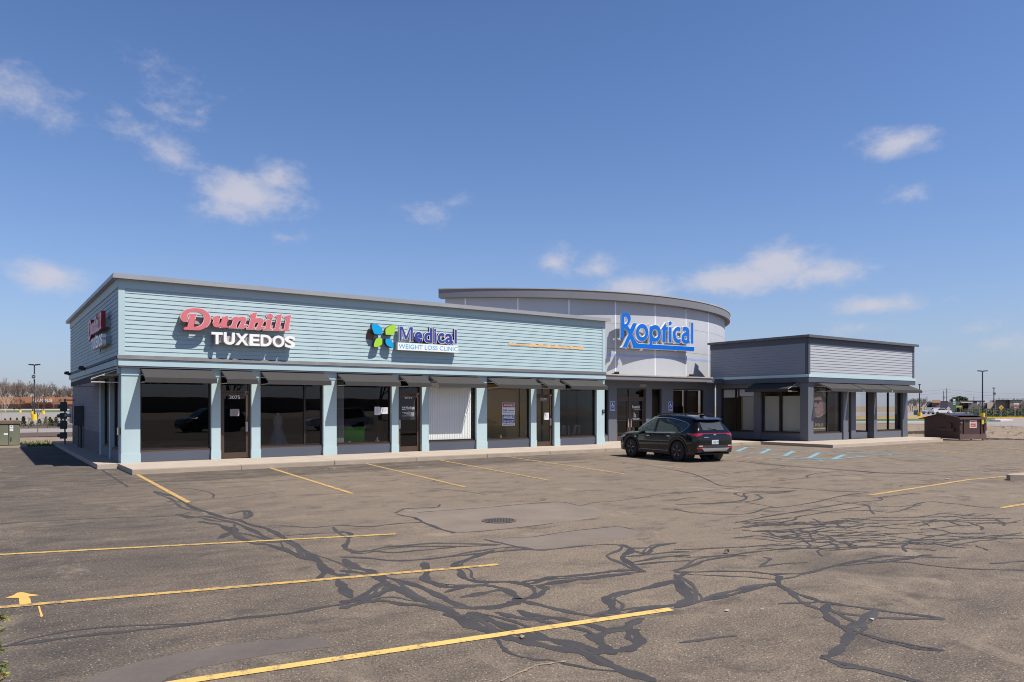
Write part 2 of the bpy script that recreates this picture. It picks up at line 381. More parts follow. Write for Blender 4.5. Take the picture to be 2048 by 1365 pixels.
CR = [
(2,.09,"870,290 940,310 1010,330 1080,380 1160,405 1260,440 1330,450 1420,480 1500,500 1580,540 1640,580 1720,630 1800,690 1850,740 1900,760 1970,770"),
(2,.10,"1115,460 1180,470 1240,480 1290,510 1340,545 1420,580 1500,590 1600,620 1700,660 1790,680"),
(2,.05,"0,472 300,455 600,440 900,432 1000,425 1080,405"),(2,.09,"1250,555 1290,530 1330,515 1300,490"),
(2,.08,"1000,420 1080,435 1160,430 1240,450 1330,470 1420,510 1520,560 1600,575"),(2,.03,"1200,330 1350,320 1500,300 1610,290"),
(2,.07,"930,350 1000,345 1080,355"),(2,.09,"1280,420 1370,400 1410,410 1390,440 1330,450"),(2,.05,"1500,485 1620,485 1740,495 1860,485 1970,482"),
(2,.05,"1610,540 1740,530 1860,525 1970,520"),(2,.05,"1870,490 1900,520 1960,555"),
(2,.07,"0,1165 200,1140 450,1105 800,1070 1100,1035 1400,1000 1650,975 1800,945 1970,920"),
(2,.035,"550,265 720,265 900,255 1200,240 1500,235 1700,220 1970,205"),(2,.06,"575,170 650,220 720,265"),(2,.03,"0,200 250,185 480,175 570,170"),
(2,.09,"1790,690 1830,740 1790,780"),(2,.09,"1900,790 1930,830 1970,855"),(2,.04,"930,280 1060,275 1190,300 1200,330"),
(3,.06,"0,480 150,490 250,480 350,470 470,465"),(3,.07,"0,515 60,530 40,580 30,610 120,630 300,600 500,600 700,600 900,590"),
(3,.06,"60,640 150,625 300,635 420,625 650,605"),(3,.07,"0,660 130,665 300,680 450,675 600,660 800,640 1000,620 1090,615"),
(3,.11,"20,670 90,720 170,740 260,810 340,850 430,890 530,930 600,960 640,990 720,1040 830,1080 960,1120 1060,1140 1200,1170 1350,1195 1500,1260 1620,1310 1780,1360"),
(3,.09,"0,735 80,745 180,760 320,790 450,830 560,880 640,920 740,950"),(3,.09,"470,690 490,740 480,790 560,820 620,830 720,825 830,815"),
(3,.08,"870,620 760,660 650,700 680,740 700,780 800,800 950,800 1080,810 1180,775 1330,765 1500,745 1620,735 1720,740"),
(3,.09,"830,820 920,840 990,880 1010,900 1100,880 1160,840 1130,820 1260,800 1450,770 1650,755"),
(3,.07,"590,860 700,830 760,830"),(3,.07,"680,890 760,870 870,850 920,845"),(3,.09,"710,950 850,945 960,930 1010,905"),
(3,.09,"0,910 90,900 200,830 270,800"),(3,.08,"0,950 120,920 230,905 350,925 500,940 640,970"),
(3,.10,"60,890 20,840 0,810"),(3,.11,"90,900 180,880 260,850 290,820"),(3,.07,"1010,905 1100,925 1250,960 1400,990 1550,990 1700,960 1860,935 1970,920"),
(3,.10,"1540,980 1530,930 1500,890 1600,860 1750,830 1890,790"),(3,.08,"880,970 950,990 1050,1010 1200,1000"),
(3,.08,"1000,960 1100,990 1250,1010 1400,1040 1500,1080 1450,1110 1490,1160 1490,1200"),(3,.09,"1700,1005 1650,1030 1590,1060 1480,1080"),
(3,.10,"1640,1065 1680,1110 1680,1150 1620,1180 1540,1190 1480,1205"),(3,.12,"720,970 850,1020 960,1060 1050,1100 1200,1130 1350,1160 1480,1205"),
(3,.10,"640,985 700,1010 800,1060 900,1100 1000,1125"),(3,.10,"1890,800 1930,850 1960,900 1900,930"),(3,.08,"1880,780 1970,745"),
(3,.06,"310,415 360,390 440,385 540,380 565,365"),(3,.06,"320,420 420,440 470,465 560,500 650,525"),
(3,.035,"430,410 560,400 720,390 900,375 1060,360 1240,350 1350,370 1420,355 1550,345 1700,325 1850,300 1970,300"),
(3,.03,"620,527 800,515 1000,495 1200,470"),(3,.05,"810,560 900,580 1090,620 1250,610 1400,595 1550,590 1640,610 1760,605"),
(3,.09,"1590,590 1640,620 1590,660 1640,700 1690,740"),(3,.07,"1640,620 1720,640 1780,600 1900,580"),
(3,.06,"1600,660 1700,650 1850,635 1970,630"),(3,.06,"1650,690 1760,670 1880,655 1970,650"),(3,.06,"1660,705 1800,690 1970,680"),
(3,.025,"920,555 1100,545 1300,515 1550,490 1650,505"),(3,.03,"520,275 650,285 830,310"),(3,.02,"0,205 300,190 700,175 1000,155 1300,130 1480,115"),
(3,.03,"1480,115 1700,140 1850,165 1970,190"),
(4,.06,"0,170 100,190 200,230 250,255 330,265 500,265 700,275 900,290 1100,290"),(4,.05,"0,305 150,290 300,275 380,270"),
(4,.05,"100,210 250,195 400,180 550,165 620,150 500,130 380,115 330,110"),(4,.07,"360,120 480,135 640,150 850,165 1000,175 1150,185 1350,190 1500,200 1700,210"),
(4,.05,"550,235 700,220 850,205 1050,195 1150,183"),(4,.06,"760,215 745,205 800,190 900,180 950,180"),
(4,.06,"0,390 40,400 150,415 350,420 450,410 520,385 650,375 800,350 950,315 1100,295"),(4,.07,"10,365 150,360 360,345 410,325 390,310 420,300 600,295 690,285"),
(4,.05,"0,345 60,330 130,325"),(4,.05,"360,345 480,365 570,380"),(4,.06,"340,470 480,440 600,420 750,395 900,370 1050,350 1170,340 1160,325 1280,310 1350,300"),
(4,.06,"380,490 560,470 680,450 690,435 780,420 900,400 1050,380"),(4,.06,"490,515 530,520 580,545 660,555"),(4,.06,"500,515 650,505 800,490 850,480"),
(4,.06,"600,545 750,520 900,490 1040,490"),(4,.06,"0,620 150,615 350,605 450,600 600,585"),(4,.06,"0,660 150,660 300,650 430,635 560,620 700,605"),
(4,.07,"0,745 100,745 300,740 450,745 540,755 640,755 750,750 900,710 1050,680 1200,655 1400,660 1600,665"),(4,.07,"0,740 100,710 180,680 300,660 400,650"),
(4,.05,"500,660 540,670 520,690 480,718"),(4,.05,"490,716 600,700 750,690"),(4,.08,"540,755 590,770 590,810 650,850 760,890 850,915 980,935 1150,960 1350,985 1520,1005"),
(4,.09,"590,810 480,830 380,860 250,890 120,915 0,945"),(4,.12,"20,760 30,800 70,850 100,910 20,930"),(4,.06,"590,925 750,918 850,912"),
(4,.10,"880,920 850,950 860,990 920,1040 975,1065 980,1110 950,1160 890,1210 830,1225"),(4,.10,"1140,960 1090,990 1030,1035 980,1060"),
(4,.07,"980,1065 1100,1105 1250,1150 1400,1180 1520,1185"),(4,.07,"830,1225 950,1260 1100,1290 1300,1340 1400,1365"),
(4,.06,"1100,690 1300,690 1500,715 1750,730 1970,735"),(4,.05,"30,1145 180,1125 350,1100"),(4,.05,"1050,360 1090,370 1110,400 1130,420"),
(4,.05,"1270,265 1300,255 1450,250 1600,240"),(4,.05,"1350,190 1600,175 1750,170 1970,165"),(4,.04,"1150,95 1250,110 1400,125"),
]
rr = random.Random(11)
sealA = MB(); sealB = MB(); zi = .0022
for reg, wd, s in CR:
    pts = zg(reg, [tuple(map(float, q.split(','))) for q in s.split()])
    strip(sealA if wd > .055 else sealB, pts, wd*(1.1 if reg < 4 else .85), zi, rr, .16, .010); zi += .00001
    if wd >= .07 and len(pts) > 3:               # braided side strands that leave and rejoin the main seal
        V = [Vector(p[:2]) for p in pts]; L = sum((b-a).length for a, b in zip(V, V[1:]))
        for q in range(2 if L > 3 else 1):
            amp = rr.choice((-1, 1))*rr.uniform(.10, .34)*min(1, L/2.5); i0 = rr.randint(0, max(0, len(V)-4)); W_ = V[i0:i0+rr.randint(4, 7)]; n_ = len(W_); out = []
            for i, v in enumerate(W_):
                d = (W_[min(i+1, n_-1)]-W_[max(i-1, 0)]).normalized(); out.append(v+Vector((-d.y, d.x))*amp*math.sin(PI*i/(n_-1))+Vector((rr.gauss(0, .02), rr.gauss(0, .02))))
            strip(sealB if rr.random() < .6 else sealA, [o_[:] for o_ in out], rr.uniform(.03, .075), zi, rr, .16, .010); zi += .00001
# the web of long thin seals east of the drain, with short cross links
for k in range(56):
    L = rr.uniform(260, 820); x = rr.uniform(350, 1950)-L/2; y = rr.gauss(515, 92); n = int(L/70)+2; sl_ = rr.uniform(-.10, .05); am = rr.uniform(4, 16); ph = rr.uniform(0, 6); pts = []
    for i in range(n): t = i/(n-1); pts.append((x+L*t, y+L*t*sl_+am*math.sin(ph+t*5)+rr.gauss(0, 2.5)))
    pts = [p for p in pts if 335 < p[1] < 700 and 330 < p[0] < 1995]
    if len(pts) > 2: strip(sealA if k % 2 else sealB, zg(4, pts), rr.uniform(.03, .05), zi, rr, .3, .012); zi += .00001
for k in range(16):
    x = rr.gauss(1230, 270); y = rr.gauss(515, 75); pts = [(x, y)]
    for i in range(rr.randint(2, 3)): x += rr.uniform(-30, 45); y += rr.uniform(9, 22); pts.append((x, y))
    if all(375 < p[1] < 680 for p in pts): strip(sealA, zg(4, pts), rr.uniform(.025, .05), zi, rr, .2, .012); zi += .00001
for k in range(12):
    cx = rr.uniform(1760, 1960); cy = rr.uniform(135, 185); pts = [(cx-60, cy+rr.uniform(-6, 6)), (cx, cy), (cx+60, cy+rr.uniform(-6, 6))]
    strip(sealB, zg(4, pts), .03, zi, rr, .3, .03); zi += .00001
tag(sealA.build('crack_seal', SEAL, LOT), kind='stuff'); tag(sealB.build('crack_seal', SEAL2, LOT), kind='stuff')
def patch(reg, s, m, z):
    P = zg(reg, [tuple(map(float, q.split(','))) for q in s.split()]); mb = MB(); mb.poly([(p[0], p[1], z) for p in P]); mb.build('asphalt_patch', m, LOT)
patch(3, "320,418 420,395 560,385 900,372 1240,352 1420,375 1480,400 1440,440 1200,470 900,505 650,525 560,500 470,465", PATCH, .0010)
patch(3, "810,560 920,553 1300,515 1560,490 1700,520 1640,550 1400,585 1250,607 1095,620 900,580", PATCH2, .0014)
patch(2, "380,1400 560,1320 760,1255 1000,1205 1300,1150 1560,1125 1800,1112 1875,1165 1700,1185 1500,1212 1300,1250 1100,1290 950,1340 850,1400", PATCH3, .0018)
ZL = .0062
def line(a, b, w, m, z=ZL, name='parking_line'):
    A = G(*a); B = G(*b); mb = MB(); strip(mb, [A, B], w, z); return mb.build(name, m, LOT)
for a, b, m, wd in [((275,950),(378,1006),YEL,.11),((540,936.5),(705,988),YEL,.11),((733,928),(932,975.5),YELF,.11),((878,920.5),(1101,962),YELF,.10),((1015,914),(1248,948.5),YELF,.11),
        ((1332,933.5),(1377,938.5),YELF,.10),((-60,1113.2),(791,1069),YEL,.10),((-60,1221),(996,1130),YEL,.10),((372,1364),(1342,1219.5),YELN,.105),((250,1384),(372,1364),YELN,.105),
        ((1738,991.5),(1935,960.5),YEL,.11),((1935,960.5),(2012,953.5),YEL,.11),((2003,1016.5),(2070,1005.5),YEL,.11),
        ((1700,884.5),(1985,914),YELF,.11),((1760,882.6),(2048,905),YELF,.10),((1810,880.8),(2048,900),YELF,.10),((1850,883),(2048,896.5),YELF,.10),((1742,890),(1860,893.5),YELF,.10)]:
    line(a, b, wd, m)
line((1663,896.5),(1910,918.5), .10, BLU); line((1440,911),(1585,923.5), .09, WHT)
aisle = MB()
for a, b in [((1455,901.5),(1625,917.5)),((1625,917.5),(1663,919.5)),((1663,919.5),(1733,913.2)),((1478,894.2),(1733,913.2)),((1474,903.2),(1493,895.3)),((1522,907.3),(1540,898.8)),((1570,912),(1587,902.8)),((1618,916.4),(1638,906.4)),((1666,919.2),(1688,910.2))]:
    strip(aisle, [G(*a), G(*b)], .12 if abs(a[0]-b[0]) > 60 else .19, ZL+rr.random()*.0008)
aisle.build('access_aisle_marking', BLU, LOT)
for cx, cy in ((1605,920),(1745,908.5)):          # wheelchair symbols on the tarmac
    c = Vector(G(cx, cy)); mb = MB(); z = ZL+.0015
    ring = [(c.x+.45*math.cos(t*PI/10), c.y-.25+.45*math.sin(t*PI/10), 0) for t in range(9, 21)]
    strip(mb, ring, .1, z); strip(mb, [(c.x-.1, c.y+.75, 0), (c.x, c.y+.1, 0), (c.x+.5, c.y+.05, 0), (c.x+.75, c.y-.5, 0)], .12, z+.001); strip(mb, [(c.x, c.y+.45, 0), (c.x+.4, c.y+.45, 0)], .1, z+.002)
    mb.poly([(c.x-.1+.13*math.cos(i*PI/5), c.y+.98+.13*math.sin(i*PI/5), z+.003) for i in range(10)]); mb.build('wheelchair_marking', BLU, LOT)
mb = MB(); A = lambda x, y: G(x/7, 1170+y/7)
mb.poly([(*A(x, y)[:2], ZL-.0012) for x, y in [(75,190),(190,150),(240,118),(300,110),(355,118),(400,132),(560,152),(395,172),(425,200),(435,262),(275,285),(262,190)]])
mb.poly([(*A(x, y)[:2], ZL-.0012) for x, y in [(530,305),(556,303),(572,360),(605,445),(570,462),(556,400)]]); mb.build('marking_arrow', ORA, LOT)
mb = MB(); strip(mb, zg(3, [(900,1365),(1020,1310),(1100,1275),(1200,1258),(1290,1248)]), .022, ZL, rr, .1, .01); mb.build('faded_marking', paint_mat('faint orange chalk', (.36,.27,.19), (.24,.19,.145), .56), LOT)

# sidewalk: slabs with open joints, a dropped step at the west return and the raised block at the grey wing
mb = MB(); r2 = random.Random(3)
xs = [3.5]
while xs[-1] < 32.3: xs.append(min(32.49, xs[-1]+3.05))
for a, b in zip(xs, xs[1:]):
    mb.box(a, b-.012, 23.72+r2.uniform(-.008,.008), 25.2, -.05, .15+r2.uniform(-.003,.003)); mb.box(a, b-.012, 25.208, 28.4, -.05, .15+r2.uniform(-.003,.003))
xs = [32.5, 35.2, 37.9, 40.6, 43.25]
for a, b in zip(xs, xs[1:]): mb.box(a, b-.012, 19.75, 22.5, -.05, .148)
mb.box(32.5, 34.7, 22.512, 23.71, -.05, .148); mb.box(43.25, 45.0, 20.6, 22.5, -.05, .147)
ys = [26.4, 29.5, 32.6, 35.7, 38.8, 41.9, 45.0]
for a, b in zip(ys, ys[1:]): mb.box(2.92, 3.48, a, b-.012, -.05, .146+r2.uniform(-.004,.004))
mb.box(3.49, 3.62, 28.41, 45, -.05, .149); mb.box(3.49, 3.8, 42.3, 44.98, -.05, .151)
SW = mb.build('sidewalk', CONC); tag(SW, kind='structure')
mb = MB()                                  # kerb faces stand just proud of the slabs
for a in [3.5+3.05*i for i in range(10)]: mb.box(a, min(32.48, a+3.02), 23.695, 23.716, -.05, .128)
mb.build('kerb_face', CONC2, SW)
I0 = G(2008, 961); mb = MB()
mb.extr([(I0[0], I0[1]-.15, -.05), (I0[0]+.35, I0[1]-.42, -.05), (I0[0]+9, I0[1]-1.2, -.05), (I0[0]+9.3, I0[1]-.75, -.05), (I0[0]+.45, I0[1]+.02, -.05), (I0[0]+.1, I0[1]-.02, -.05)], (0,0,.2))
tag(mb.build('kerb_island', CONC2), kind='structure')

# land beyond the lot, west side
def gpoly(name, pts, m, z, kind='structure'):
    mb = MB(); mb.poly([(p[0], p[1], z) for p in pts]); o = mb.build(name, m); tag(o, kind=kind); return o
gpoly('road', [(-120,66),(30,66),(30,78),(-120,78)], GREY, -.022)
gpoly('road', [(-400,92),(60,92),(120,440),(-400,440)], GREY, -.026)
gpoly('pavement', [(-120,115),(18,120),(18,122.5),(-120,117.5)], WKERB, -.012)
gpoly('lawn', [(-600,270),(180,270),(200,390),(-600,390)], GRASSM, -.010)
gpoly('road', [(-600,420),(210,420),(230,470),(-600,470)], mat('far pale concrete', (.55,.5,.45), .9, .1, .05), -.006)
gpoly('planting_bed', [(-120,57),(30,57),(30,66),(-120,66)], MULCH, -.016)
gpoly('planting_bed', [(-120,78),(30,78),(30,92),(-120,92)], MULCH, -.018)
# east side
def gp(px, py): return G(px, py)[:2]
gpoly('road', [(70,-30),(150,-90),(260,-90),(122,83),(98,72),(84,45)], GREY, -.03)
gpoly('road', [G(1800,832.5)[:2], G(1700,832.5)[:2], G(1700,824.5)[:2], G(2300,824.5)[:2], G(2300,829)[:2]], GREY, -.024)
gpoly('lawn', [G(1700,843.5)[:2], G(1990,843.0)[:2], G(1990,836.0)[:2], G(1700,839.0)[:2]], GRASSM, -.014)
for nm, m, a, b, wd in (('pale_kerb', WKERB, (1700,846.2), (1865,844.8), 1.3), ('pale_kerb', WKERB, (1990,843.0), (2016,840.8), 1.2), ('yellow_kerb', YKERB, (1700,835.5), (1860,834.8), 1.0), ('yellow_kerb', YKERB, (1955,836.2), (2200,835.6), 1.0)):
    A = Vector(G(*a)); B = Vector(G(*b)); d = (B-A).normalized(); s = Vector((-d.y, d.x, 0))*wd*.5
    mb = MB(); mb.extr([A-s-Vector((0,0,.05)), A+s-Vector((0,0,.05)), B+s-Vector((0,0,.05)), B-s-Vector((0,0,.05))], (0,0,.2)); tag(mb.build('kerb', m), kind='structure')
# grass tuft strip behind the west walk
gr = MB(); r3 = random.Random(5)
for i in range(5200):
    x = r3.uniform(-6, 3.2); y = r3.uniform(43.0, 49.5)
    if y > 46.5+1.4*math.sin(x*1.3) and r3.random() < .85: continue
    h = r3.uniform(.03, .11); a = r3.uniform(0, PI); c, s = math.cos(a)*.03, math.sin(a)*.03; lx, ly = r3.uniform(-.06, .06), r3.uniform(-.06, .06)
    gr.add([(x-c, y-s, -.05), (x+c, y+s, -.05), (x+lx, y+ly, h)], [(0,1,2)])
tag(gr.build('grass', mat('grass blades', (.085,.14,.022), .8, .4, 1.5, fine=.2)), kind='stuff')
# ================================================================ THE RETAIL BUILDING
TEAL = mat('pale teal painted board', (.375,.492,.515), .62, .085, .9, stretch=(1.3,1.3,.3), fine=.05)
TEALT = mat('pale teal trim paint', (.41,.53,.555), .6, .07, 1.5, fine=.03)
SLATE = mat('slate grey paint', (.112,.122,.150), .62, .08, .9, fine=.05)
SLATE2 = mat('dark blue grey paint', (.072,.082,.112), .6, .08, .9, fine=.05)
BANDG = mat('dark grey band', (.050,.048,.056), .6, .08, 1.2, fine=.04)
CAPM = mat('grey metal coping', (.36,.355,.365), .45, .08, .7, metal=.35, fine=.03)
CAPD = mat('dark grey metal coping', (.13,.13,.14), .45, .08, .7, metal=.35, fine=.03)
GSID = mat('light grey clapboard', (.375,.39,.42), .62, .05, .8, stretch=(1,1,6), fine=.05)
BRNZ = mat('dark bronze frame', (.035,.026,.022), .4, .1, 2, metal=.3)
BRWN = mat('brown door metal', (.09,.055,.042), .42, .15, 2, metal=.3)
FAB = mat('charcoal awning canvas', (.042,.038,.038), .9, .14, 1.2, bump=.15, bscale=120, fine=.08)
ALU = mat('white painted tube', (.62,.60,.56), .45, .1, 3)
DRUM = mat('pale grey wall panel', (.445,.455,.49), .6, .05, .25, fine=.03)
JNT = mat('pale panel joint', (.78,.79,.81), .5, .05, 2)
JND = mat('dark panel joint', (.22,.22,.24), .6, .05, 2)
FASC = mat('mid grey fascia', (.165,.165,.185), .6, .09, .6, fine=.05)
TANC = mat('weathered tan flashing', (.40,.35,.295), .8, .35, 1.6, fine=.2)
LBLU = mat('faded blue stripe', (.30,.38,.66), .6, .15, .8)
ROOFM = mat('roof membrane', (.30,.29,.28), .9, .1, 1)
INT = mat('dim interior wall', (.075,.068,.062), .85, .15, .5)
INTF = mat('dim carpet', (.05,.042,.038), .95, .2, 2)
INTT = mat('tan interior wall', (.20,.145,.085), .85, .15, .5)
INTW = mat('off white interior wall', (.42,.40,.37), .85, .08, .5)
GL = glass('shop window glass', (.50,.52,.52)); GLD = glass('dark tinted glass', (.20,.20,.20)); GLC = glass('clear window glass', (.92,.935,.93), .8)
WHITE = mat('white lettering', (.80,.80,.79), .5, .03, 3, fine=.02)
BL = thing('retail_building', (3.6, 26.5, 0), 'single storey shop building with pale teal wing, curved grey drum and grey wing', 'building')
def part(name, mb, m, par=BL, label=None, **k):
    o = mb.build(name, m, par, **k)
    if label: o['label'] = label
    return o
def pboxes(name, bs, m, par=BL, label=None):
    for b in bs: pbox(name, *b, m, par, label)
def pbox(name, x0, x1, y0, y1, z0, z1, m, par=BL, label=None): return part(name, MB().box(x0,x1,y0,y1,z0,z1), m, par, label)
rs = random.Random(21)
def siding(mb, face, a0, a1, plane, z0, z1, n):
    h = (z1-z0)/n
    for i in range(n):
        zb = z0+i*h; zt = zb+h; cuts = [a0]; x = a0+rs.uniform(1.2, 3.6)
        while x < a1-.6: cuts.append(x); x += 3.66
        cuts.append(a1)
        for p, q in zip(cuts, cuts[1:]):
            p2 = p+.002; q2 = q-.002; j = rs.uniform(-.0015, .0015)
            if face == 'S': vs = [(p2,plane-.022+j,zb+.0045),(q2,plane-.022+j,zb+.0045),(q2,plane-.006,zt),(p2,plane-.006,zt),(p2,plane,zb+.0045),(q2,plane,zb+.0045),(q2,plane,zt),(p2,plane,zt)]
            else: vs = [(plane-.022+j,q2,zb+.0045),(plane-.022+j,p2,zb+.0045),(plane-.006,p2,zt),(plane-.006,q2,zt),(plane,q2,zb+.0045),(plane,p2,zb+.0045),(plane,p2,zt),(plane,q2,zt)]
            mb.add(vs, [(0,1,2,3),(1,0,4,5),(0,3,7,4),(2,1,5,6),(3,2,6,7)])
    return mb
# ---------------- teal wing, upper walls
mb = MB(); mb.box(3.53, 24.22, 26.45, 26.65, 3.2, 6.02); mb.box(3.53, 3.75, 26.65, 42.3, 3.0, 6.02); mb.box(3.75, 24.22, 42.1, 42.3, .15, 6.02); mb.box(24.0, 24.22, 26.65, 42.1, .15, 6.02)
part('wall', mb, TEAL)
pbox('roof', 3.75, 24.0, 26.65, 42.1, 5.5, 5.62, ROOFM)
part('siding', siding(MB(), 'S', 3.69, 24.06, 26.45, 3.59, 5.715, 15), TEAL)
part('siding', siding(MB(), 'W', 26.46, 42.3, 3.53, 3.59, 5.715, 15), TEAL)
mb = MB()
mb.box(3.505, 24.245, 26.41, 26.449, 5.716, 6.019); mb.box(3.505, 3.688, 26.415, 26.449, 3.588, 5.715); mb.box(24.062, 24.245, 26.415, 26.449, 3.588, 5.715)
mb.box(3.50, 24.25, 26.375, 26.449, 3.255, 3.459); mb.box(3.49, 3.529, 26.451, 42.32, 5.74, 6.018); mb.box(3.455, 3.529, 26.451, 42.32, 3.255, 3.459)
part('trim_board', mb, TEALT)
mb = MB(); mb.extr([(3.47,26.36,3.46),(3.47,26.34,3.47),(3.47,26.40,3.588),(3.47,26.448,3.588),(3.47,26.448,3.46)], (20.8,0,0))
mb.extr([(3.44,26.45,3.46),(3.42,26.45,3.47),(3.49,26.45,3.588),(3.528,26.45,3.588),(3.528,26.45,3.46)], (0,15.87,0))
part('drip_band', mb, BANDG)
mb = MB()
for i in range(7):
    a = 3.34+i*3.02; mb.box(a, min(24.45, a+3.015), 26.24, 26.72, 6.02, 6.15)
for i in range(6):
    a = 26.725+i*2.65; mb.box(3.34, 3.82, a, a+2.645, 6.02, 6.15)
mb.box(3.33, 24.46, 26.228, 26.25, 5.995, 6.075)
part('parapet_cap', mb, CAPM)
mb = MB(); mb.box(3.62, 24.2, 26.60, 26.85, 2.98, 3.255); mb.box(3.53, 24.2, 26.39, 26.60, 3.2, 3.254); part('lintel', mb, SLATE2)
# ---------------- columns
def column(x0, x1):
    mb = MB(); mb.box(x0, x1, 26.5, 26.86, .15, 3.2); mb.box(x0-.012, x1+.012, 26.482, 26.87, .15, .447); mb.box(x0-.008, x1+.008, 26.49, 26.87, .447, .455)
    mb.box(x0-.012, x1+.012, 26.478, 26.87, 2.955, 2.985)
    return part('column', mb, TEALT)
CO = [(3.60,4.146),(6.333,6.631),(7.667,7.978),(10.284,10.797),(13.064,13.361),(14.40,14.709),(17.007,17.536),(19.874,20.182),(21.21,21.529),(23.776,24.271)]
for c in CO: column(*c)
def window(x0, x1, z0, z1, y, mull=(), g=GL, fm=BRNZ, axis='x', par=BL, bw=.055, sill=True):
    def B(mb, a0, a1, d0, d1, q0, q1):
        if axis == 'x': mb.box(a0, a1, y+d0, y+d1, q0, q1)
        else: mb.box(y+d0, y+d1, a0, a1, q0, q1)
    mb = MB(); B(mb, x0, x0+bw, -.04, .06, z0, z1); B(mb, x1-bw, x1, -.04, .06, z0, z1)
    B(mb, x0+bw, x1-bw, -.04, .06, z0, z0+bw); B(mb, x0+bw, x1-bw, -.04, .06, z1-bw, z1)
    for m in mull: B(mb, m-.03, m+.03, -.045, .062, z0+bw, z1-bw)
    o = part('window', mb, fm, par)
    mb = MB()
    e = [x0+bw]+[v for m in mull for v in (m-.03, m+.03)]+[x1-bw]
    for p, q in zip(e[::2], e[1::2]):
        mb.poly([(p,y,z0+bw),(q,y,z0+bw),(q,y,z1-bw),(p,y,z1-bw)] if axis == 'x' else [(y,q,z0+bw),(y,p,z0+bw),(y,p,z1-bw),(y,q,z1-bw)])
    part('pane', mb, g, o)
    if sill:
        mb = MB(); B(mb, x0-.01, x1+.01, -.11, .05, z0-.045, z0-.001); part('sill', mb, BRWN, o)
    return o
W = [(4.146,6.333,GL,()),(7.978,10.284,GL,(9.62,)),(10.797,13.064,GL,()),(14.709,17.007,GLC,()),(17.536,19.874,GLC,()),(21.529,23.776,GL,())]
for x0, x1, g, mu in W:
    window(x0, x1, .535, 2.98, 26.68, mu, g)
    pbox('kick_panel', x0, x1, 26.57, 26.84, .15, .488, SLATE2)
def door(x0, x1, num, hand, y=26.68, base=.15, g=GL, zt=2.44, par=BL, numpx=None):
    fr = MB(); fr.box(x0, x0+.05, y-.05, y+.06, base, 2.98); fr.box(x1-.05, x1, y-.05, y+.06, base, 2.98); fr.box(x0+.05, x1-.05, y-.05, y+.06, zt, zt+.06); fr.box(x0+.05, x1-.05, y-.05, y+.06, 2.93, 2.98)
    d = part('door', fr, BRWN, par)
    lf = MB(); a, b = x0+.055, x1-.055
    lf.box(a, a+.075, y-.03, y+.02, base+.02, zt-.005); lf.box(b-.075, b, y-.03, y+.02, base+.02, zt-.005); lf.box(a+.075, b-.075, y-.03, y+.02, zt-.125, zt-.005); lf.box(a+.075, b-.075, y-.03, y+.02, base+.02, base+.21)
    part('door_leaf', lf, BRWN, d)
    p = MB(); p.poly([(a+.075,y,base+.21),(b-.075,y,base+.21),(b-.075,y,zt-.125),(a+.075,y,zt-.125)]); p.poly([(x0+.05,y+.01,zt+.06),(x1-.05,y+.01,zt+.06),(x1-.05,y+.01,2.93),(x0+.05,y+.01,2.93)])
    part('pane', p, g, d)
    hx = b-.045 if hand > 0 else a+.045
    h = MB(); h.box(hx-.035, hx+.035, y-.036, y-.031, 1.08, 1.42); h.tube((hx,y-.08,1.10), (hx,y-.08,1.40), .014, n=8); h.tube((hx,y-.08,1.13), (hx,y-.03,1.13), .01); h.tube((hx,y-.08,1.37), (hx,y-.03,1.37), .01)
    part('handle', h, ALU, d)
    c = MB(); c.box(b-.34, b-.08, y-.085, y-.035, zt-.10, zt-.03); c.tube((b-.1,y-.06,zt-.02), (b+.02,y-.06,zt+.02), .012); part('door_closer', c, BRWN, d)
    if num:
        t = MB(); cx = (x0+x1)/2; t.geo(text(num, .012), (cx-.19, y-.0315, zt-.225), X_, Z_, SOUTH, w=.36, h=.12); part('lettering', t, WHITE, d)
    return d
D1 = door(6.655, 7.645, '3075', 1); D2 = door(13.38, 14.385, '3077', -1); D3_ = door(20.2, 21.19, '3079', 1, g=GLC)
lt = MB(); y = 26.648; lt.poly([(13.50,y,1.42),(14.17,y,1.42),(14.17,y,2.26),(13.50,y,2.26)])
part('door_poster', lt, mat('dark poster', (.035,.033,.032), .4, .1, 2), D2)
lt = MB(); y = 26.644
lt.geo(text('Medical', .02), (13.77,y,1.845), X_, Z_, SOUTH, w=.36, h=.12); lt.geo(text('WEIGHT LOSS CLINIC', .0), (13.77,y,1.80), X_, Z_, SOUTH, w=.36, h=.03)
for sx, sz in ((-1,1),(1,1),(-1,-1),(1,-1)): lt.geo(shape([[(.01*sx,.012*sz),(.06*sx,.012*sz),(.075*sx,.06*sz),(.05*sx,.075*sz),(.015*sx,.05*sz)]]), (13.665,y,1.875), X_, Z_, SOUTH)
lt.geo(text('HOURS', .0), (13.86,y,1.745), X_, Z_, SOUTH, w=.1, h=.025)
for i, (a, b) in enumerate(((13.6,14.12),(13.68,14.12),(13.78,14.12),(13.6,14.12))):
    q = 1.70-.045*i; x = a
    while x < b: l = rs.uniform(.025, .06); lt.poly([(x,y,q),(min(b,x+l),y,q),(min(b,x+l),y,q+.018),(x,y,q+.018)]); x += l+.014
part('lettering', lt, WHITE, D2)
